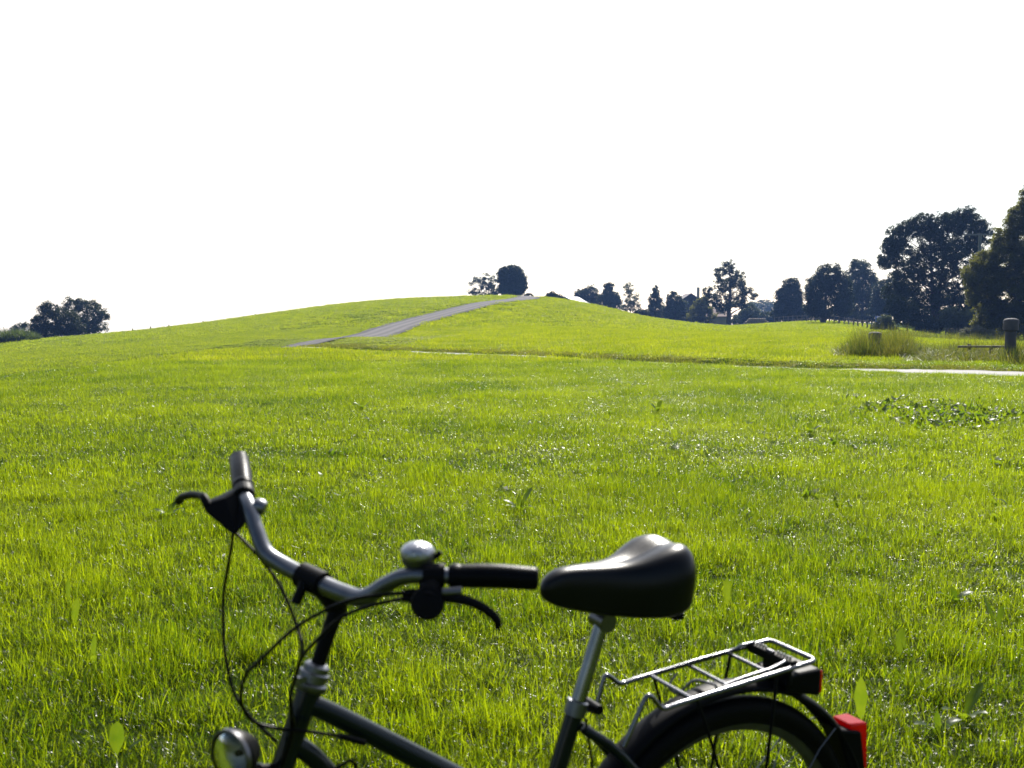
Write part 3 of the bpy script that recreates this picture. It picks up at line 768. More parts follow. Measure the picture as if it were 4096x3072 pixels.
def gable_house(name, label, cat, p, rz, w, l, eave, ridge, wall_m, roof_m, over=.5, chimney=None, windows=()):
    """local: x across (gable width w), y along the ridge (length l)"""
    root = empty(name, p, rz); tag(root, label, cat)
    h = w / 2
    mb = MB(); mb.add([(-h, 0, -1), (h, 0, -1), (h, 0, eave), (0, 0, ridge - .05), (-h, 0, eave), (-h, l, -1), (h, l, -1), (h, l, eave), (0, l, ridge - .05), (-h, l, eave)],
                      [(0, 1, 2, 3, 4), (6, 5, 9, 8, 7), (1, 6, 7, 2), (5, 0, 4, 9)])
    mb.build('wall', wall_m, root, smooth=False)
    sl = (ridge - eave) / h; t = .14
    for sgn in (-1, 1):
        e = (h + over); ze = eave - over * sl
        mb = MB(); mb.add([(0, -over, ridge), (sgn * e, -over, ze), (sgn * e, l + over, ze), (0, l + over, ridge), (0, -over, ridge + t), (sgn * e, -over, ze + t), (sgn * e, l + over, ze + t), (0, l + over, ridge + t)],
                          [(0, 1, 2, 3), (4, 7, 6, 5), (0, 4, 5, 1), (1, 5, 6, 2), (2, 6, 7, 3), (3, 7, 4, 0)])
        rf = mb.build('roof', roof_m, root, smooth=False)
        if chimney and sgn == 1:
            cx, cyy, ch = chimney
            c = MB().box((cx, cyy, ridge - cx * sl + ch / 2 - .4), (.6, .6, ch + .8)).build('chimney', M_PLAS, rf, smooth=False)
    for (wx, wy, wz, ww, wh) in windows:
        wo = MB().box((wx, -.02, wz), (ww, .08, wh)).build('window', M_WOODD, root, smooth=False)
        MB().box((wx, -.05, wz), (ww * .8, .06, wh * .8)).build('pane', M_GLASSD, wo, smooth=False)
    return root

p = at(565, 226); zr = zrow(226, 297.0)
gable_house('farm_house', 'house with a bright white roof half hidden behind the hill', 'house', (p[0], p[1], p[2]), R(-17), 6.6, 11, zr - p[2] - 1.75, zr - p[2], M_WOODD, M_ROOFW, .45, None, [(-1.4, 0, zr - p[2] - 2.6, .9, 1.0), (1.3, 0, zr - p[2] - 2.6, .9, 1.0)])
p = at(690.5, 246); zr = zrow(246, 293.8)
gable_house('barn', 'tall dark wooden barn with its gable showing among the trees', 'barn', (p[0], p[1], p[2]), R(-4), 11, 16, zr - p[2] - 3.7, zr - p[2], M_WOODD, M_TILED, .7, (1.7, 1.2, 2.6), [(-2, 0, zr - p[2] - 4.2, 1.0, 1.1), (2.1, 0, zr - p[2] - 4.2, 1.0, 1.1)])
p = at(714, 206); zr = zrow(206, 309.6)
root = gable_house('shed', 'low shed with a sunlit pinkish tiled roof beside the tall trunk', 'shed', (p[0] - 2.3, p[1], p[2]), R(-86), 5.0, 4.8, zr - p[2] - 1.25, zr - p[2], M_PLAS, M_TILE, .3)

# woodpile
wp = empty('woodpile', at(757, 178)); tag(wp, 'stack of pale cut logs on the far edge of the meadow', 'woodpile')
M_LOG = pbr('cut_log', (.34, .27, .20), .9, noise=(5, (.20, .15, .11), .05))
lg = None
for row in range(4):
    for i in range(15 - row * 2):
        if lg is None:
            lg = MB().tube([(0, -.5, 0), (0, .5, 0)], .14, 9).build('log', M_LOG, wp); q = lg
        else:
            q = lg.copy(); COL.objects.link(q); q.parent = wp
        q.location = (-2.1 + i * .29 + row * .29 + random.uniform(-.02, .02), random.uniform(-.12, .12), .14 + row * .245)
        q.scale = (1, 1, 1); q.rotation_euler = (0, random.uniform(0, 3), random.uniform(-.1, .1))

# blue barrels on a pale block
M_BLUE = pbr('blue_plastic', (.02, .09, .32), .4)
M_PALE = pbr('pale_block', (.4, .4, .42), .85)
blk = MB().box((0, 0, .3), (1.3, .7, .6)).build('concrete_block', M_PALE, None, smooth=False, bevel=.03); blk.location = at(879.5, 140); tag(blk, 'pale concrete block carrying the blue barrels at the field edge', 'block')
bpr = [(0, 0), (.03, .0), (.27, .0), (.29, .03), (.29, .3), (.305, .32), (.29, .34), (.29, .6), (.305, .62), (.29, .64), (.29, .87), (.27, .9), (0, .9)]
b0 = MB().lathe(bpr, seg=18).build('barrel', M_BLUE)
lbl = ['blue barrel at the fence end of the pale block', 'blue barrel at the tree end of the pale block']
for i in range(2):
    q = b0 if i == 0 else b0.copy()
    if i: COL.objects.link(q)
    q.location = (blk.location[0] - .32 + i * .64, blk.location[1], blk.location[2] + .6)
    tag(q, lbl[i], 'barrel', 'blue barrels at the field edge')

# ------------------------------------------------------------------ fences, poles and posts
M_FENCE = pbr('weathered_wood', (.09, .075, .06), .9, noise=(4, (.15, .13, .11), .05))
def fence(name, label, pts, h, r, rails, square=False, sag=.0):
    root = empty(name, pts[0]); tag(root, label, 'fence')
    o0 = np.array(pts[0]); first = None
    for q in pts:
        if first is None:
            mb = MB(); mb.tube([(0, 0, -.2), (0, 0, h * .55), (0, 0, h)], [r * 1.05, r, r * .9], 8)
            first = mb.build('post', M_FENCE, root); c = first
        else:
            c = first.copy(); COL.objects.link(c); c.parent = root
        c.location = np.array(q) - o0; c.rotation_euler = (random.uniform(-.05, .05), random.uniform(-.05, .05), random.uniform(0, 3)); c.scale = (1, 1, random.uniform(.9, 1.1))
    for zz, rr in rails:
        P = [np.array(q) - o0 + np.array([0, -r * .9, h * zz + random.uniform(-.03, .03)]) for q in pts]
        MB().tube(P, rr, 5).build('rail', M_FENCE, root)
    return root
P1 = [at(x, d) for x, d in zip(np.linspace(839, 876, 9), np.linspace(146, 100, 9))]
fence('post_fence', 'wooden post fence running from the round tree to the willow bush', P1, .95, .075, [(.88, .014), (.5, .012)])
P2 = [at(x, d) for x, d in zip(np.linspace(774, 838, 15), np.linspace(181, 150, 15))]
fence('post_fence', 'wooden post fence under the domed and round-crowned trees', P2, 1.05, .08, [(.9, .02), (.5, .018)])
P3 = [at(x, 88) for x in np.linspace(945.5, 962, 7)]
fence('picket_fence', 'short row of dark pickets at the foot of the huge tree', P3, .75, .07, [(.7, .03)])
# lone thin posts along the bare crest
post0 = MB().tube([(0, 0, -.2), (0, 0, 1.0), (.01, 0, 1.25)], [.07, .065, .06], 8).build('crest_post', M_FENCE)
names_ = ['thin post on the crest nearest the big left trees', 'second thin crest post up from the trees', 'third thin crest post up from the trees, mid slope', 'fourth thin crest post up from the trees', 'thin post highest up the bare crest, set apart']
names_[0] = 'lowest thin post on the bare crest near the dark trees'
for i, (x, d) in enumerate([(132.7, 123), (151, 123), (169.4, 124), (203, 127), (256, 133)]):
    q = post0 if i == 0 else post0.copy()
    if i: COL.objects.link(q)
    q.location = at(x, d, -.85); q.rotation_euler = (random.uniform(-.06, .06), random.uniform(-.06, .06), 0)
    tag(q, names_[i], 'fence post', 'thin posts along the bare crest')

# utility pole with a crossarm
pl = empty('utility_pole', at(976.8, 98)); tag(pl, 'grey green utility pole with one long crossarm in front of the trees', 'pole')
M_POLE = pbr('pole_wood', (.11, .12, .11), .8, noise=(3, (.15, .16, .14), .1))
top = zrow(98, 235.5) - pl.location[2]
MB().tube([(0, 0, -.4), (0, 0, top * .5), (0, 0, top + .12)], [.17, .15, .13], 12).build('pole', M_POLE, pl)
ca = MB().box((0, -.2, top), (3.3, .12, .14)).build('crossarm', M_POLE, pl, smooth=False, bevel=.01)
for sx in (-1.5, -.75, .75, 1.5):
    MB().lathe([(0, .0), (.03, .0), (.03, .06), (.06, .07), (.05, .13), (.065, .14), (.04, .2), (0, .21)], c=(sx, -.2, top + .07), seg=10).build('insulator', M_PALE, ca)

# capped concrete posts by the path
def capped_post(loc, lab):
    root = empty('capped_post', loc); tag(root, lab, 'post', 'capped concrete posts by the path')
    return root
cp = capped_post((at(1010.4, 28)[0], 28, at(1010.4, 28)[2]), 'tall grey concrete post with a wide domed cap beside the path')
ztop = zrow(28, 318.0) - cp.location[2]
MB().lathe([(0, -.3), (.152, -.3), (.147, .1), (.137, .5), (.133, ztop - .33), (0, ztop - .33)], seg=28).build('shaft', M_CONC, cp)
MB().lathe([(0, ztop - .325), (.165, ztop - .325), (.184, ztop - .312), (.188, ztop - .29), (.187, ztop - .075), (.178, ztop - .05), (.15, ztop - .024), (.09, ztop - .006), (0, ztop)], seg=32).build('cap', M_CONC, cp)
c2 = cp.copy(); COL.objects.link(c2)
q = at(874.8, 32); c2.location = (q[0], q[1], zrow(32, 331.6) - ztop)
c2['label'] = 'short capped concrete post sunk in a clump of tall grass'
for ch in list(cp.children):
    g = ch.copy(); COL.objects.link(g); g.parent = c2

# low wooden rail
rl = empty('low_rail', at(981, 30.6)); tag(rl, 'low weathered wooden rail on stub posts between the capped posts', 'rail')
z = zrow(30.6, 346.6) - rl.location[2]
k = 30.6 / FPX
MB().box((1 * k, 0, z), (47 * k, .16, .055)).build('plank', M_FENCE, rl, smooth=False, bevel=.008)
for xx in (-10, 12):
    MB().tube([(xx * k, .12, -.2), (xx * k, .12, z + (.07 if xx < 0 else -.02))], .05, 10).build('stub_post', M_FENCE, rl)

# ------------------------------------------------------------------ broad-leaved weeds
def weed(px, d, label, leaves, seed):
    leaves = [(L * .82, W * .74, a, b, c) for (L, W, a, b, c) in leaves]
    """leaves: (length, width, heading, lean, dy) ; lean 0 = upright, 1.5 = lying"""
    p = at(px, d); root = empty('broadleaf_weed', p); tag(root, label, 'weed', 'broad leaved weeds in the grass')
    for (L, W, hd, ln, off) in leaves:
        mb = MB(); V = []; F = []; K = 9; px_, pz_ = 0., 0.
        for i in range(K):
            t = i / (K - 1); ang = ln * (.35 + .75 * t)
            if i: px_ += math.sin(ang) * L / (K - 1); pz_ += math.cos(ang) * L / (K - 1)
            w = W * (.10 if t < .12 else .10 + .9 * max(0., math.sin(math.pi * min(1, (t - .10) / .9) ** 1.2)) ** .65) * .5
            w *= 1 + .08 * math.sin(i * 2.1 + seed)
            c, s = math.cos(hd), math.sin(hd)
            for j, u in enumerate((-1, -.5, 0, .5, 1)):
                lift = .22 * w * abs(u) + .02 * W * math.sin(i * 1.7 + u * 3)
                x = px_ - lift * math.cos(ang) * .6; zz = pz_ + lift * math.sin(ang)
                V.append((c * x - s * w * u + off * c, s * x + c * w * u + off * s, zz + .01))
        for i in range(K - 1):
            for j in range(4):
                q = i * 5 + j; F.append((q, q + 1, q + 6, q + 5))
        mb.add(V, F); o = mb.build('leaf', M_WEED, root)
        at_ = o.data.attributes.new('shade', 'FLOAT', 'POINT'); at_.data.foreach_set('value', [random.uniform(.2, .9)] * len(V))
def D(row): return HC * FPX / (row - YH)
WL = [
    (106, 772, 'round spoon-shaped weed leaf low in the corner by the headlamp', [(.13, .062, 1.7, .25, 0), (.12, .03, 2.4, .3, .02), (.10, .035, .3, 1.2, .02)]),
    (66, 634, 'upright oval weed leaf in the grass near the edge of the meadow', [(.15, .055, 1.2, .3, 0), (.09, .04, 3.4, 1.2, .01)]),
    (84, 676, 'weed with a long narrow upright leaf under the oval leaf', [(.15, .03, 1.4, .25, 0), (.10, .03, 5.2, .9, .01)]),
    (61, 612, 'weed with two pale slim leaves above the oval leaf', [(.15, .03, 1.9, .2, 0), (.15, .03, .6, .3, .03)]),
    (869, 738, 'tall tongue-shaped weed leaf right beside the red tail lamp', [(.19, .055, 1.3, .2, 0), (.10, .04, 4.0, 1.1, .01)]),
    (975, 734, 'leaning long weed leaf with a lit curved blade and flat side leaves', [(.18, .06, .4, .75, 0), (.15, .05, 3.6, 1.35, 0), (.14, .05, 4.6, 1.4, 0), (.11, .05, 5.6, 1.3, 0)]),
    (907, 668, 'weed with one curled pale oval leaf beyond the rack', [(.15, .05, 1.0, .45, 0), (.09, .03, 3.0, .8, .01)]),
    (949, 748, 'flat lying weed leaves low near the leaning long leaf', [(.12, .055, 3.3, 1.45, 0), (.12, .05, .2, 1.4, 0), (.09, .03, 1.6, .3, 0)]),
    (962, 611, 'dark low weed rosette among the grass beyond the rack', [(.14, .06, 3.3, 1.3, 0), (.14, .06, .2, 1.35, 0), (.12, .05, 4.7, 1.4, 0), (.10, .045, 1.6, .5, 0)]),
    (164, 522, 'dark shiny weed rosette in the meadow beyond the far brake lever', [(.15, .07, 3.0, 1.35, 0), (.15, .06, .3, 1.3, 0), (.14, .06, 4.6, 1.45, 0), (.16, .06, 1.2, .9, 0), (.13, .05, 5.5, 1.4, 0)]),
    (520, 516, 'large weed rosette with one bright raised leaf above the saddle', [(.24, .075, .5, .7, 0), (.18, .06, 2.9, 1.25, 0), (.17, .07, 4.3, 1.45, 0), (.16, .07, 5.5, 1.45, 0), (.15, .05, 1.7, .6, 0), (.16, .06, 3.7, 1.4, 0)]),
    (731, 616, 'single yellowish upright leaf over the rack end of the saddle', [(.17, .05, 1.5, .35, 0)]),
    (362, 411, 'small dark weed clump far out on the meadow', [(.2, .08, 3.2, 1.1, 0), (.2, .08, .2, 1.1, 0), (.18, .07, 1.6, .5, 0), (.2, .08, 4.7, 1.4, 0)]),
    (658, 414, 'pale leafy weed far out in front of the tall open-crowned tree', [(.22, .09, .8, .6, 0), (.2, .08, 2.6, .9, 0), (.2, .08, 4.6, 1.3, 0)]),
    (812, 436, 'dark rosette at the near edge of the broad-leaf patch', [(.2, .08, 3.2, 1.2, 0), (.2, .08, .1, 1.2, 0), (.2, .08, 4.6, 1.4, 0), (.18, .06, 1.4, .5, 0)]),
    (1004, 640, 'narrow dark weed blade leaning near the picture edge', [(.2, .035, 2.2, .5, 0), (.14, .04, .6, .4, .02)]),
]
for i, (px, row, lab, lv) in enumerate(WL): weed(px, D(row), lab, lv, i)

# patch of broad leaves out in the meadow
PROT_W = [blade_mesh('leafpatch_%d' % i, M_WEED, 11, .13, (.08, .17), .045, 5, (.5, 1.6), .3, 150 + i) for i in range(4)]
a = rng.normal(950, 42, 210); rw_ = 416 + (a - 950) * .06 + rng.normal(0, 6, 210)
dd = HC * FPX / (np.clip(rw_, 398, 440) - YH); X = (a - 512) / FPX * dd
s = rng.uniform(.5, 1.0, 210)
scatter('broadleaf_patch', 'patch of lush broad leaves in the middle of the meadow', np.stack([X, dd, ground_z(X, dd)], 1), rng.uniform(0, 6.28, 210), rng.normal(0, .1, (210, 2)), np.stack([s, s, s], 1), rng.integers(0, 4, 210), PROT_W)
X, Y = wedge(2.4, 16, 1.2, 1); s = rng.uniform(.25, .7, len(X))
scatter('small_weeds', 'small broad leaves sprinkled through the grass', np.stack([X, Y, ground_z(X, Y)], 1), rng.uniform(0, 6.28, len(X)), rng.normal(0, .1, (len(X), 2)), np.stack([s, s, s], 1), rng.integers(0, 4, len(X)), PROT_W)
# ------------------------------------------------------------------ bicycle (local axes: x forward, y to the rider's left, z up; origin under the rear hub)
M_PAINT = pbr('black_paint', (.001, .004, .006), .25, 0, coat=.4, noise=(9, (.0015, .006, .009), .08), spec=.07)
M_BLACK = pbr('black_plastic', (.002, .002, .003), .42, noise=(30, (.003, .003, .004), .12), spec=.07)
M_RUB = pbr('black_rubber', (.002, .002, .002), .55, bump=('voronoi', 420, .5, .0012), spec=.07)
M_GRIP = pbr('grip_rubber', (.002, .002, .003), .38, bump=('voronoi', 330, .25, .0010), spec=.07)
M_SADDLE = pbr('saddle_vinyl', (.0015, .0015, .003), .26, bump=('voronoi', 520, .22, .0006), noise=(14, (.003, .003, .005), .12), spec=.22)
M_ALU = pbr('brushed_alloy', (.15, .155, .17), .32, 1., noise=(40, (.11, .115, .13), .12))
M_CHROME = pbr('chrome', (.24, .25, .27), .2, 1., noise=(25, (.19, .2, .21), .1))
M_RACK = pbr('dark_rack_steel', (.17, .17, .185), .2, 1., noise=(25, (.13, .13, .14), .1))
M_BELL = pbr('bell_dome', (.34, .34, .36), .3, 1., bump=('voronoi', 300, .7, .0012))
M_STEEL = pbr('steel_wire', (.12, .12, .13), .35, 1.)
M_CABLE = pbr('cable_housing', (.002, .002, .002), .35, spec=.07)
M_RIM = pbr('dull_rim', (.09, .09, .075), .5, .8, noise=(20, (.06, .06, .045), .15))
def mat_red():
    m = pbr('red_lens', (.55, .008, .010), .18)
    b = m.node_tree.nodes['Principled BSDF']
    tr = m.node_tree.nodes.new('ShaderNodeBsdfTranslucent'); tr.inputs['Color'].default_value = (.55, .006, .008, 1)
    mx = m.node_tree.nodes.new('ShaderNodeMixShader'); mx.inputs[0].default_value = .5
    L = m.node_tree.links
    L.new(b.outputs[0], mx.inputs[1]); L.new(tr.outputs[0], mx.inputs[2]); L.new(mx.outputs[0], m.node_tree.nodes['Material Output'].inputs['Surface'])
    return m
M_RED = mat_red()
M_LENS = pbr('lamp_glass', (.9, .9, .88), .06)
M_LENS.node_tree.nodes['Principled BSDF'].inputs['Transmission Weight'].default_value = 1.0
M_LENS.node_tree.nodes['Principled BSDF'].inputs['IOR'].default_value = 1.25
M_REFL = pbr('lamp_reflector', (.30, .30, .29), .45, 1.)

bike = empty('bicycle', (.3718, 1.9644, -.004))
bike.rotation_euler = (R(-2.31), 0, R(180 + 29.107))
tag(bike, "dark step-through city bicycle with silver handlebar and rear rack, seen from its left side", 'bicycle')
bike['label'] = 'dark step-through city bicycle with silver handlebar, black saddle and rear rack'

RW = .3317                                           # wheel radius
AXU = np.array([-.3437, 0, .9391])                    # steering axis, upwards
AX0 = np.array([.8069, 0, .75])
PHI = R(27.96)
def axp(u): return AX0 + AXU * ((u - AX0[2]) / AXU[2])
def steer(p):
    v = np.array(p, float) - AX0; c, s = math.cos(PHI), math.sin(PHI)
    return AX0 + v * c + np.cross(AXU, v) * s + AXU * (AXU @ v) * (1 - c)
F2 = np.array([.8294, .4689, .3035]); L2 = np.array([-.4403, .8832, -.1611])
def sx(u): return np.array([.3202 - .3369 * (u - .7), 0, u])      # seat tube axis
BB = np.array([.461, 0, .283])

# frame
MB().tube([axp(.700), axp(.706), axp(.706), axp(.812), axp(.812), axp(.819)], [.0195, .0195, .0172, .0172, .0195, .0195], 20).build('head_tube', M_PAINT, bike)
MB().tube(smooth_path([axp(.786), (.770, 0, .789), (.575, 0, .6545), (.43, 0, .555), sx(.515)], 20), [.0135, .0150, .0180, .0180, .0165], 18).build('top_tube', M_PAINT, bike)
dt = MB().tube(smooth_path([axp(.744), (.757, 0, .690), (.62, 0, .492), BB], 22), .0150, 18).build('down_tube', M_PAINT, bike)
MB().tube(smooth_path([(.748, .008, .690), (.732, .018, .703), (.722, .018, .703), (.706, .010, .672)], 12), .0028, 8).build('cable_guide', M_BLACK, dt)
MB().tube([BB, sx(.5), sx(.703)], .0152, 18).build('seat_tube', M_PAINT, bike)
stt = [o for o in bike.children if o.name.startswith('seat_tube')][0]
MB().tube([sx(.515), sx(.556)], .01545, 18, cap=False).build('sticker', pbr('red_sticker', (.10, .006, .008), .4), stt)
MB().tube([BB + np.array([0, -.036, 0]), BB + np.array([0, .036, 0])], .021, 20).build('bottom_bracket', M_PAINT, bike)
for sg in (-1, 1):
    MB().tube(smooth_path([(.312, sg * .016, .672), (.245, sg * .034, .617), (.1, sg * .055, .444), (.004, sg * .066, .338)], 14), [.0088, .0088, .0075, .006], 12).build('seat_stay', M_PAINT, bike)
    MB().tube(smooth_path([BB + np.array([-.01, sg * .022, 0]), (.3, sg * .045, .290), (.1, sg * .058, .318), (0, sg * .066, .330)], 14), [.011, .0105, .008, .006], 12).build('chain_stay', M_PAINT, bike)
# cable stop on the top tube
MB().tube([(.744, .0235, .749), (.705, .0235, .7305)], .0048, 10).build('cable_stop', M_BLACK, bike)
# headset
hs = MB().lathe([(.0, 0), (.0215, 0), (.0245, .004), (.0245, .010), (.020, .013), (.020, .018), (.0225, .019), (.0225, .026), (.019, .028), (.019, .036), (.0145, .040), (0, .040)], c=axp(.8175), axis=AXU, seg=28).build('headset', M_ALU, bike)
MB().box((0, 0, 0), (.012, .010, .010)).build('cable_hanger', M_ALU, hs).location = axp(.838) + np.array([.022, .010, 0])
# fork and front wheel
fk = MB(); fk.tube([steer(axp(.700)), steer(axp(.680))], .019, 18)
for sg in (-1, 1):
    fk.tube(smooth_path([steer(axp(.688) + np.array([0, 0, 0])), steer(axp(.684) + np.array([0, sg * .042, 0])), steer(axp(.66) + np.array([0, sg * .048, 0])), steer(axp(.48) + np.array([.002, sg * .05, 0])), steer(np.array([1.012, sg * .052, .338]))], 22), [.013, .013, .013, .011, .0065], 12)
fk.build('fork', M_PAINT, bike)
kn = MB().tube([steer(axp(.712) + np.array([.018, 0, 0])), steer(axp(.716) + np.array([.050, 0, .008]))], .0085, 12).build('lamp_bolt', M_BLACK, bike)

def wheel(name, c, tr=lambda p: np.array(p, float), spokes=32):
    """tr maps bike coordinates before steering into the bike frame"""
    c = np.array(c, float); cw = tr(c); axd = tr(c + np.array([0, 1., 0])) - cw; up = tr(c + np.array([0, 0, 1.])) - cw; fw = tr(c + np.array([1., 0, 0])) - cw
    w = empty(name, cw, parent=bike)
    prof = [(RW - .046 + .023 * 0, .018)] + [(RW - .0235 + .0235 * math.cos(t), .0235 * math.sin(t)) for t in np.linspace(2.3, -2.3, 17)] + [(RW - .046, -.018)]
    MB().lathe(prof, axis=axd, seg=96).build('tyre', M_RUB, w)
    rp = [(RW - .040, .0135), (RW - .056, .0125), (RW - .0625, .006), (RW - .0625, -.006), (RW - .056, -.0125), (RW - .040, -.0135)]
    MB().lathe(rp + [(RW - .042, 0)], axis=axd, seg=96, closed=True).build('rim', M_RIM, w)
    MB().lathe([(0, -.052), (.008, -.052), (.008, -.036), (.024, -.035), (.024, -.031), (.014, -.028), (.014, .028), (.024, .031), (.024, .035), (.008, .036), (.008, .052), (0, .052)], axis=axd, seg=24).build('hub', M_ALU, w)
    for k in range(spokes):
        a = 2 * math.pi * k / spokes; side = 1 if k % 2 else -1
        b = a + (1.15 if (k // 2) % 2 else -1.15)
        p0 = axd * (.033 * side) + .022 * (math.cos(b) * fw + math.sin(b) * up)
        p1 = (RW - .062) * (math.cos(a) * fw + math.sin(a) * up)
        MB().tube([p0, p1], .0010, 5, cap=False).build('spoke', M_STEEL, w)
    return w
wheel('rear_wheel', (0, 0, RW))
wheel('front_wheel', (1.012, 0, RW), steer)

# mudguards
def mudguard(name, c, r, a0, a1, tr=lambda p: np.array(p, float)):
    mb = MB(); V = []; n = 48; K = 9
    for i in range(n):
        a = a0 + (a1 - a0) * i / (n - 1)
        for k in range(K):
            t = -1 + 2 * k / (K - 1)
            rr = r - .013 * abs(t) ** 2.4; l = .0275 * math.sin(t * math.pi / 2 * .95)
            V.append(tr(np.array(c) + np.array([rr * math.cos(a), l, rr * math.sin(a)])))
    F = [(i * K + k, (i + 1) * K + k, (i + 1) * K + k + 1, i * K + k + 1) for i in range(n - 1) for k in range(K - 1)]
    mb.add(V, F); o = mb.build(name, M_BLACK, bike)
    m = o.modifiers.new('thick', 'SOLIDIFY'); m.thickness = .0018; m.offset = -1
    return o
rg = mudguard('mudguard', (-.004, 0, RW), .360, R(28), R(208))
mudguard('mudguard', (1.012, 0, RW), .356, R(-20), R(112), steer)
for sg in (-1, 1):
    MB().tube([(-.02, sg * .07, .352), (-.20, sg * .045, .545), (-.262, sg * .026, .570)], .0016, 6).build('stay', M_STEEL, rg)

# seat post, clamp, saddle
MB().tube([sx(.66), sx(.868)], .0127, 20).build('seat_post', M_CHROME, bike)
cl = MB().lathe([(.0153, -.024), (.0185, -.024), (.0185, 0), (.0135, .002)], c=sx(.7155), axis=(-.3193, 0, .9477), seg=24).build('seat_clamp', M_ALU, bike)
MB().tube([(.286, -.020, .702), (.286, .022, .702)], .0085, 12).build('clamp_bolt', M_BLACK, cl)
MB().tube([(.292, .0, .702), (.276, .0, .694)], .010, 10).build('clamp_ear', M_BLACK, cl)
sc_ = MB().tube([sx(.848) + np.array([0, -.019, 0]), sx(.848) + np.array([0, .019, 0])], .016, 16).build('saddle_clamp', M_STEEL, bike)
# saddle body: lofted sections (s, half width, crown height, shoulder drop, bottom)
SEC = [(.3925, .004, .918, .004, .911), (.389, .011, .928, .006, .902), (.380, .0165, .938, .008, .893), (.362, .021, .947, .010, .884), (.335, .025, .949, .012, .875), (.300, .030, .948, .013, .866),
       (.268, .037, .948, .014, .858), (.240, .048, .950, .016, .853), (.214, .064, .957, .018, .850), (.190, .077, .967, .019, .849), (.166, .0825, .976, .020, .849), (.144, .080, .980, .023, .853),
       (.128, .070, .977, .027, .861), (.117, .050, .966, .030, .877), (.112, .028, .950, .03, .895)]
mb = MB(); V = []; K = 25
for (s_, w_, zt, dr, zb) in SEC:
    for k in range(K):
        t = -1 + 2 * k / (K - 1); a = abs(t); sg = math.copysign(1, t) if t else 0
        # profile: flat-ish crown to a=.55, rounded shoulder, skirt drawn in towards the bottom
        if a <= .55:
            q = a / .55; y = w_ * .80 * q; z = zt - dr * .55 * q ** 2.2 - .013 * max(0, 1 - q * 1.5) * min(1, max(0, w_ - .03) / .045)
        else:
            q = (a - .55) / .45
            ph = q * math.pi * .5
            y = w_ * (.80 + .20 * math.sin(min(1, q * 2.2) * math.pi / 2)) - w_ * .16 * max(0, q - .45) / .55
            z = (zt - dr * .55) - (zt - dr * .55 - zb) * q ** 1.15
        V.append((s_, sg * y, z))
n = len(SEC)
F = [(i * K + k, i * K + k + 1, (i + 1) * K + k + 1, (i + 1) * K + k) for i in range(n - 1) for k in range(K - 1)]
F += [tuple(range(K - 1, -1, -1)), tuple((n - 1) * K + k for k in range(K))]
F += [(i * K, (i + 1) * K, (i + 1) * K + K - 1, i * K + K - 1) for i in range(n - 1)]
mb.add(V, F)
sad = mb.build('saddle', M_SADDLE, bike)
sm = sad.modifiers.new('round', 'SUBSURF'); sm.levels = 1; sm.render_levels = 2
for sg in (-1, 1):
    MB().tube(smooth_path([(.365, sg * .006, .900), (.33, sg * .016, .882), (.285, sg * .020, .868), (.245, sg * .021, .866), (.17, sg * .035, .870)], 16), .0035, 8).build('saddle_rail', M_STEEL, sad)
MB().box((.146, .0, .850), (.02, .10, .012)).build('saddle_tab', M_BLACK, sad, bevel=.003)

# rear rack
def rail_u(s_): return .7156 - .0789 * s_
rk = empty('rear_rack', (0, 0, 0), parent=bike)
loop = [(.262, .060, .650), (.2176, .0626, .736), (.186, .0626, rail_u(.18) - .002), (.16, .0626, rail_u(.16)), (-.1638, .0626, rail_u(-.1638)), (-.1638, -.0626, rail_u(-.1638)), (.16, -.0626, rail_u(.16)), (.187, -.0626, rail_u(.18) - .002), (.219, -.0626, .728), (.236, -.060, .668)]
MB().tube(round_corners(loop, .016, 6), .0044, 12).build('rack_frame', M_RACK, rk)
for s_ in (.120, .036, -.058):
    MB().tube([(s_, .060, rail_u(s_) - .001), (s_, -.060, rail_u(s_) - .001)], .0036, 10).build('crossbar', M_RACK, rk)
for sg in (-1, 1):
    for s_ in (.113, -.0675):
        MB().tube([(s_, sg * .0626, rail_u(s_) - .003), (s_ * .8 - .002, sg * .068, .64), (-.016 - .006 * (s_ < 0), sg * .073, .356)], .0032, 8).build('strut', M_BLACK, rk)
clip = MB()
clip.tube(smooth_path([(.050, .0565, rail_u(.05) + .004), (.0, .0555, rail_u(0) + .007), (-.06, .0545, rail_u(-.06) + .007), (-.098, .050, rail_u(-.098) + .010)], 18), .0029, 10)
clip.tube(smooth_path([(.100, -.0565, rail_u(.1) + .004), (.02, -.0555, rail_u(.02) + .006), (-.06, -.0540, rail_u(-.06) + .006), (-.082, -.050, rail_u(-.082) + .012), (-.108, -.048, rail_u(-.108) + .012)], 22), .0029, 10)
clip.tube([(-.108, -.008, rail_u(-.108) + .011), (-.108, .010, rail_u(-.108) + .011)], .0032, 10)
clip.build('spring_clip', M_RACK, rk)
MB().tube(smooth_path([(.075, -.045, rail_u(.07) - .004), (.098, -.035, .690), (.088, -.02, .681), (.070, -.012, .700), (.058, -.004, .706), (.047, .02, .706), (.044, .030, .7035), (.044, .031, .690)], 28), .0026, 8).build('spring_hook', M_STEEL, rk)
pl_ = MB(); pl_.box((-.112, .0, rail_u(-.112) + .001), (.018, .118, .018)); pl_.box((-.116, .012, rail_u(-.116) - .022), (.012, .070, .040))
jaw = pl_.build('clip_jaw', M_BLACK, rk, smooth=False, bevel=.003)
tooth = None
for i in range(13):
    y = -.048 + i * .008
    if abs(y) < .010: continue
    if tooth is None: tooth = MB().lathe([(.0022, 0), (.0022, .004), (.001, .0055), (0, .0055)], seg=8).build('tooth', M_STEEL, jaw); q = tooth
    else: q = tooth.copy(); COL.objects.link(q); q.parent = jaw
    q.location = (-.112, y, rail_u(-.112) + .010)
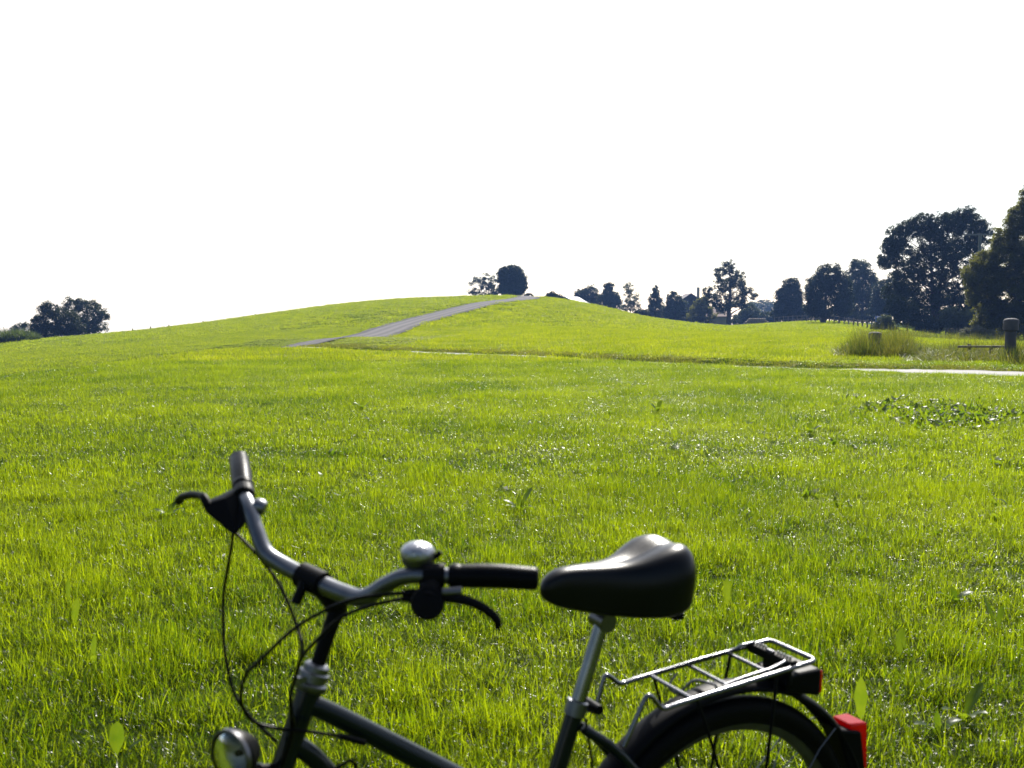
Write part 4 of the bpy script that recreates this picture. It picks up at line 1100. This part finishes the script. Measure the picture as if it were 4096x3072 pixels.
box = MB(); box.add([(-.105, -.042, .700), (-.105, .042, .700), (-.196, .046, .702), (-.196, -.046, .702), (-.12, -.036, .664), (-.12, .036, .664), (-.198, .044, .647), (-.198, -.044, .647)],
                    [(0, 3, 2, 1), (4, 5, 6, 7), (0, 1, 5, 4), (1, 2, 6, 5), (2, 3, 7, 6), (3, 0, 4, 7)])
rb = box.build('rack_lamp', M_BLACK, rk, smooth=False, bevel=.006)
MB().box((-.2005, 0, .674), (.007, .082, .044)).build('red_lens', M_RED, rb, smooth=False, bevel=.003)

# tail lamp on the mudguard
tl = MB(); tl.add([(-.300, -.024, .566), (-.300, .024, .566), (-.345, .027, .562), (-.345, -.027, .562), (-.334, -.016, .466), (-.334, .016, .466), (-.358, .022, .462), (-.358, -.022, .462)],
                  [(0, 3, 2, 1), (4, 5, 6, 7), (0, 1, 5, 4), (1, 2, 6, 5), (2, 3, 7, 6), (3, 0, 4, 7)])
tlo = tl.build('tail_lamp', M_RED, bike, smooth=False, bevel=.004)
hb = MB(); hb.add([(-.268, -.027, .562), (-.268, .027, .562), (-.326, .0315, .548), (-.326, -.0315, .548), (-.318, -.02, .452), (-.318, .02, .452), (-.350, .0265, .452), (-.350, -.0265, .452)],
                  [(0, 3, 2, 1), (4, 5, 6, 7), (0, 1, 5, 4), (1, 2, 6, 5), (2, 3, 7, 6), (3, 0, 4, 7)])
hb.build('lamp_housing', M_BLACK, tlo, smooth=False, bevel=.005)

# stem
C0 = np.array([.7896, .0353, .9911])
q1 = axp(.935)
st = MB(); st.tube(smooth_path([axp(.83), axp(.88), axp(.915), q1, q1 * .6 + C0 * .4 + AXU * .006, C0 - F2 * .012], 26), [.0110, .0110, .0112, .0125, .0175, .0185, .0175], 20)
st.tube([C0 - L2 * .021, C0 + L2 * .021], .0185, 22)
st.tube([axp(.925), axp(.958)], [.0155, .013], 18)
sto = st.build('stem', M_BLACK, bike)
MB().tube([C0 + F2 * .014 + AXU * -.004, C0 + F2 * .018 - AXU * .036], .0075, 12).build('stem_bolt', M_BLACK, sto)

# handlebar with grips, levers, bell
barL = [C0, (.7642, .0856, .9831), (.7465, .1235, .9845), (.7235, .1540, 1.0095), (.7040, .1740, 1.0225), (.6669, .1996, 1.0245), (.551, .2564, 1.0209)]
barR = [C0, (.8142, -.0148, 1.0015), (.8330, -.0420, 1.0165), (.8395, -.0720, 1.048), (.8412, -.0980, 1.0735), (.8376, -.1426, 1.0869), (.8112, -.2656, 1.1162)]
full = smooth_path([np.array(p) for p in barR[:0:-1]] + [np.array(p) for p in barL], 96)
hbm = MB().tube(full, [.0111, .0111, .0113, .0125, .0127, .0125, .0113, .0111, .0111], 20)
hbo = hbm.build('handlebar', M_ALU, bike)
gm = None
def grip(a, b, bow):
    a, b = np.array(a), np.array(b); d = (b - a) / np.linalg.norm(b - a); L = np.linalg.norm(b - a)
    mid = (a + b) / 2 + np.array([0, 0, bow])
    pts = smooth_path([a, mid, b], 40); n = len(pts)
    rad = [.0150 + (.0012 if i in (2, 3, 4) else 0) + .0011 * math.sin(math.pi * i / (n - 1)) + (.0004 if i % 2 else 0) - (.003 if i in (0, n - 1) else 0) for i in range(n)]
    return MB().tube(pts, rad, 28).build('grip', M_GRIP, hbo)
grip(np.array(barL[5]) * .93 + np.array(barL[6]) * .07, barL[6], .002)
grip(np.array(barR[5]) * .93 + np.array(barR[6]) * .07, barR[6], .002)

def unit(v): v = np.array(v, float); return v / np.linalg.norm(v)
def hull_block(pts_a, pts_b):
    """prism between two matching outlines"""
    n = len(pts_a); mb = MB()
    mb.add(list(pts_a) + list(pts_b), [tuple(range(n - 1, -1, -1)), tuple(range(n, 2 * n))] + [(i, (i + 1) % n, n + (i + 1) % n, n + i) for i in range(n)])
    return mb

# left-hand control (towards the viewer)
gd = unit(np.array(barL[6]) - np.array(barL[5]))
bl = np.array(barL[5]) - gd * .012
vdir = unit(np.array([-.45, .89, .0]))                       # outwards, away from the bar
ctl = MB(); ctl.tube([bl - gd * .013, bl + gd * .016], .0168, 20)
drum_c = np.array([.692, .212, .9985])
ctl.lathe([(0, -.014), (.019, -.014), (.0225, -.010), (.0225, .008), (.020, .013), (0, .015)], c=drum_c - np.array([0, 0, .004]), axis=unit(np.array([.42, .86, .30])), seg=24)
ctl.tube([bl - np.array([0, 0, .006]), drum_c], [.016, .017], 14)
ctlo = ctl.build('brake_shift_unit', M_BLACK, hbo)
MB().tube(smooth_path([(.698, .205, 1.003), (.676, .218, 1.0030), (.6644, .2272, 1.0025), (.6484, .2478, 1.0005), (.6317, .2583, .9914), (.6202, .2662, .980), (.6175, .2680, .971), (.6185, .2670, .9655)], 30), [.0085, .0082, .0075, .0066, .0062, .006, .0052, .004], 12).build('brake_lever', M_BLACK, ctlo)
MB().tube([(.676, .222, 1.010), (.653, .2335, 1.0115)], [.0055, .0068], 12).build('shift_lever', M_STEEL, ctlo)
for (p0, p1) in (((.690, .195, 1.0030), (.7128, .1773, 1.0013)), ((.690, .198, .9955), (.7131, .178, .9937))):
    MB().tube([p0, np.array(p0) * .4 + np.array(p1) * .6, p1], [.0062, .0058, .0042], 12).build('barrel_adjuster', M_BLACK, ctlo)

# right-hand control (far side)
br = np.array(barR[5]); gr_ = unit(np.array(barR[6]) - br); br = br - gr_ * .006
MB_r = hull_block([(.842, -.135, 1.098), (.872, -.125, 1.086), (.8985, -.124, 1.079), (.8995, -.119, 1.066), (.871, -.090, 1.038), (.861, -.088, 1.0365), (.8455, -.085, 1.056)],
                  [(.838, -.157, 1.098), (.872, -.146, 1.086), (.8985, -.140, 1.079), (.8995, -.136, 1.066), (.871, -.114, 1.040), (.861, -.116, 1.0385), (.843, -.118, 1.056)])
MB_r.tube([br - gr_ * .014, br + gr_ * .014], .0170, 20)
cro = MB_r.build('brake_shift_unit', M_BLACK, hbo, smooth=False, bevel=.004)
MB().tube(smooth_path([(.894, -.128, 1.0735), (.8975, -.138, 1.083), (.8985, -.150, 1.0845), (.9050, -.185, 1.0805), (.9079, -.2054, 1.0755), (.9100, -.232, 1.0680), (.9108, -.2513, 1.0581)], 30), [.0075, .0065, .0062, .006, .006, .0065, .0068], 12).build('brake_lever', M_BLACK, cro)
MB().lathe([(0, -.008), (.011, -.008), (.0125, -.004), (.0125, .004), (.010, .009), (0, .010)], c=(.828, -.092, 1.0735), axis=unit((-.75, .5, -.3)), seg=18).build('shift_knob', M_ALU, cro)

# bell
bc = np.array([.690, .1725, 1.0365])
bax = unit(np.array([-.08, -.06, 1.0]))
be = MB().lathe([(.0195, .000), (.0225, .003), (.0238, .008), (.0238, .012), (.0225, .0165), (.0185, .0215), (.0125, .0250), (.006, .0268), (0, .0272)], c=bc + bax * .004, axis=bax, seg=32).build('bell', M_BELL, hbo)
MB().lathe([(0, -.012), (.010, -.010), (.0165, -.004), (.0205, .001), (.0215, .005), (0, .005)], c=bc, axis=bax, seg=28).build('bell_base', M_ALU, be)
MB().tube([bc + np.array([-.012, .012, .006]), bc + np.array([-.0225, .0155, .013]), bc + np.array([-.0265, .0165, .0185])], [.0035, .0038, .0048], 10).build('bell_lever', M_BLACK, be)

# cables
CA = [(.8626, -.1065, 1.0363), (.8683, -.1056, 1.0023), (.8789, -.104, .9401), (.8856, -.079, .8922), (.8887, -.054, .8615), (.8832, -.0344, .8196), (.8747, -.0159, .8014), (.8568, -.0031, .7775), (.8339, .0127, .7529)]
CB = [(.8607, -.1053, 1.0355), (.8331, -.0627, 1.0004), (.8144, -.0248, .9639), (.8064, .0194, .9213), (.8106, .0541, .9003), (.8207, .0632, .8734), (.8324, .0719, .8427), (.8258, .0566, .8089), (.8158, .030, .7754), (.829, .02, .72)]
CC = [(.7128, .1773, 1.0013), (.7697, .1529, .9942), (.8141, .1353, .9752), (.8489, .119, .9494), (.8819, .0955, .9088), (.893, .0724, .8857), (.8956, .0543, .8589), (.8924, .0392, .8359), (.8851, .0326, .8143), (.8735, .0295, .7987), (.8584, .0324, .7897), (.8333, .0391, .7823), (.8013, .0479, .7764), (.7708, .037, .7623), (.738, .0240, .7465)]
CD = [(.7131, .178, .9937), (.7555, .1683, .9867), (.7914, .1566, .9723), (.8174, .133, .9375), (.8281, .1105, .9113), (.8286, .0874, .8815), (.8306, .065, .8399), (.824, .0464, .806), (.818, .030, .770)]
for c_ in (CA, CB, CC, CD):
    MB().tube(smooth_path(c_, 72), .0026, 10).build('cable', M_CABLE, bike)
MB().tube(smooth_path([(.31, .017, .69), (.296, .022, .60), (.285, .02, .55), (.30, .018, .50)], 20), .0022, 8).build('cable', M_CABLE, bike)

# headlamp (turned with the bar)
hd = unit(F2 * np.array([1, 1, 0])); hd = np.array([hd[0] * math.cos(R(-3)) - hd[1] * math.sin(R(-3)), hd[0] * math.sin(R(-3)) + hd[1] * math.cos(R(-3)), 0.])
hc_ = np.array([.9055, .0615, .770])
lamp = MB().lathe([(0, -.034), (.010, -.033), (.020, -.026), (.029, -.013), (.0345, -.003), (.0365, .0), (.0365, .008), (.0338, .010)], c=hc_, axis=hd, seg=36)
lo = lamp.build('headlamp', M_BLACK, bike)
MB().lathe([(.0355, .006), (.0378, .006), (.0378, .0125), (.0345, .0135)], c=hc_, axis=hd, seg=36, closed=True).build('lamp_rim', M_STEEL, lo)
MB().lathe([(0, -.020), (.012, -.018), (.026, -.009), (.036, .001), (.0335, .008)], c=hc_, axis=hd, seg=36).build('reflector_bowl', M_REFL, lo)
MB().lathe([(0, -.016), (.004, -.015), (.005, -.006), (.004, .000), (0, .002)], c=hc_, axis=hd, seg=14).build('bulb', M_LENS, lo)
MB().lathe([(0, .0185), (.013, .0178), (.027, .0150), (.0342, .0095), (.0342, .0075), (.027, .0125), (.013, .0152), (0, .0158)], c=hc_, axis=hd, seg=40).build('lamp_lens', M_LENS, lo)
MB().tube([hc_ - hd * .03 - np.array([0, 0, .03]), steer(axp(.70) + np.array([.03, 0, -.005])), steer(axp(.695) + np.array([.012, 0, 0]))], .006, 10).build('lamp_bracket', M_BLACK, lo)

# drive train and stand (low on the machine)
cr = empty('crankset', BB, parent=bike)
MB().lathe([(.018, -.047), (.082, -.047), (.086, -.045), (.086, -.043), (.018, -.043)], axis=(0, 1, 0), seg=40, closed=True).build('chainring', M_STEEL, cr)
for sg, a in ((-1, R(35)), (1, R(215))):
    e = np.array([.165 * math.cos(a), sg * .068, .165 * math.sin(a)])
    ck = MB().tube([(0, sg * .05, 0), e], [.012, .0095], 12).build('crank_arm', M_ALU, cr)
    MB().box(e + np.array([0, sg * .055, 0]), (.075, .09, .022)).build('pedal', M_BLACK, ck, smooth=False, bevel=.005)
gmd = MB(); gmd.add([(BB[0] + .10, -.052, .31), (BB[0] + .06, -.052, .385), (.02, -.052, .375), (-.04, -.052, .335), (-.01, -.052, .300), (BB[0], -.052, .205), (BB[0] + .08, -.052, .235),
                     (BB[0] + .10, -.060, .31), (BB[0] + .06, -.060, .385), (.02, -.060, .375), (-.04, -.060, .335), (-.01, -.060, .300), (BB[0], -.060, .205), (BB[0] + .08, -.060, .235)],
                    [tuple(range(7)), tuple(range(13, 6, -1))] + [(i, i + 7, (i + 1) % 7 + 7, (i + 1) % 7) for i in range(7)])
gmd.build('chain_guard', M_BLACK, bike, smooth=False, bevel=.004)
MB().tube([(.36, .035, .29), (.33, .12, .13), (.32, .175, .008)], [.008, .007, .007], 10).build('kickstand', M_BLACK, bike)

# ------------------------------------------------------------------ air
M_HAZE = bpy.data.materials.new('haze_air'); M_HAZE.use_nodes = True
hn = M_HAZE.node_tree
for nd in list(hn.nodes):
    if nd.type == 'BSDF_PRINCIPLED': hn.nodes.remove(nd)
pv = hn.nodes.new('ShaderNodeVolumePrincipled')
pv.inputs['Color'].default_value = (.25, .45, 1.0, 1)
pv.inputs['Density'].default_value = .0003
pv.inputs['Anisotropy'].default_value = .2
hn.links.new(pv.outputs[0], hn.nodes['Material Output'].inputs['Volume'])
hz = MB().box((60, 220, -10), (1400, 700, 70)).build('haze', M_HAZE, None, smooth=False)
tag(hz, 'thin blue haze in the air over the meadow', None, None, 'stuff')
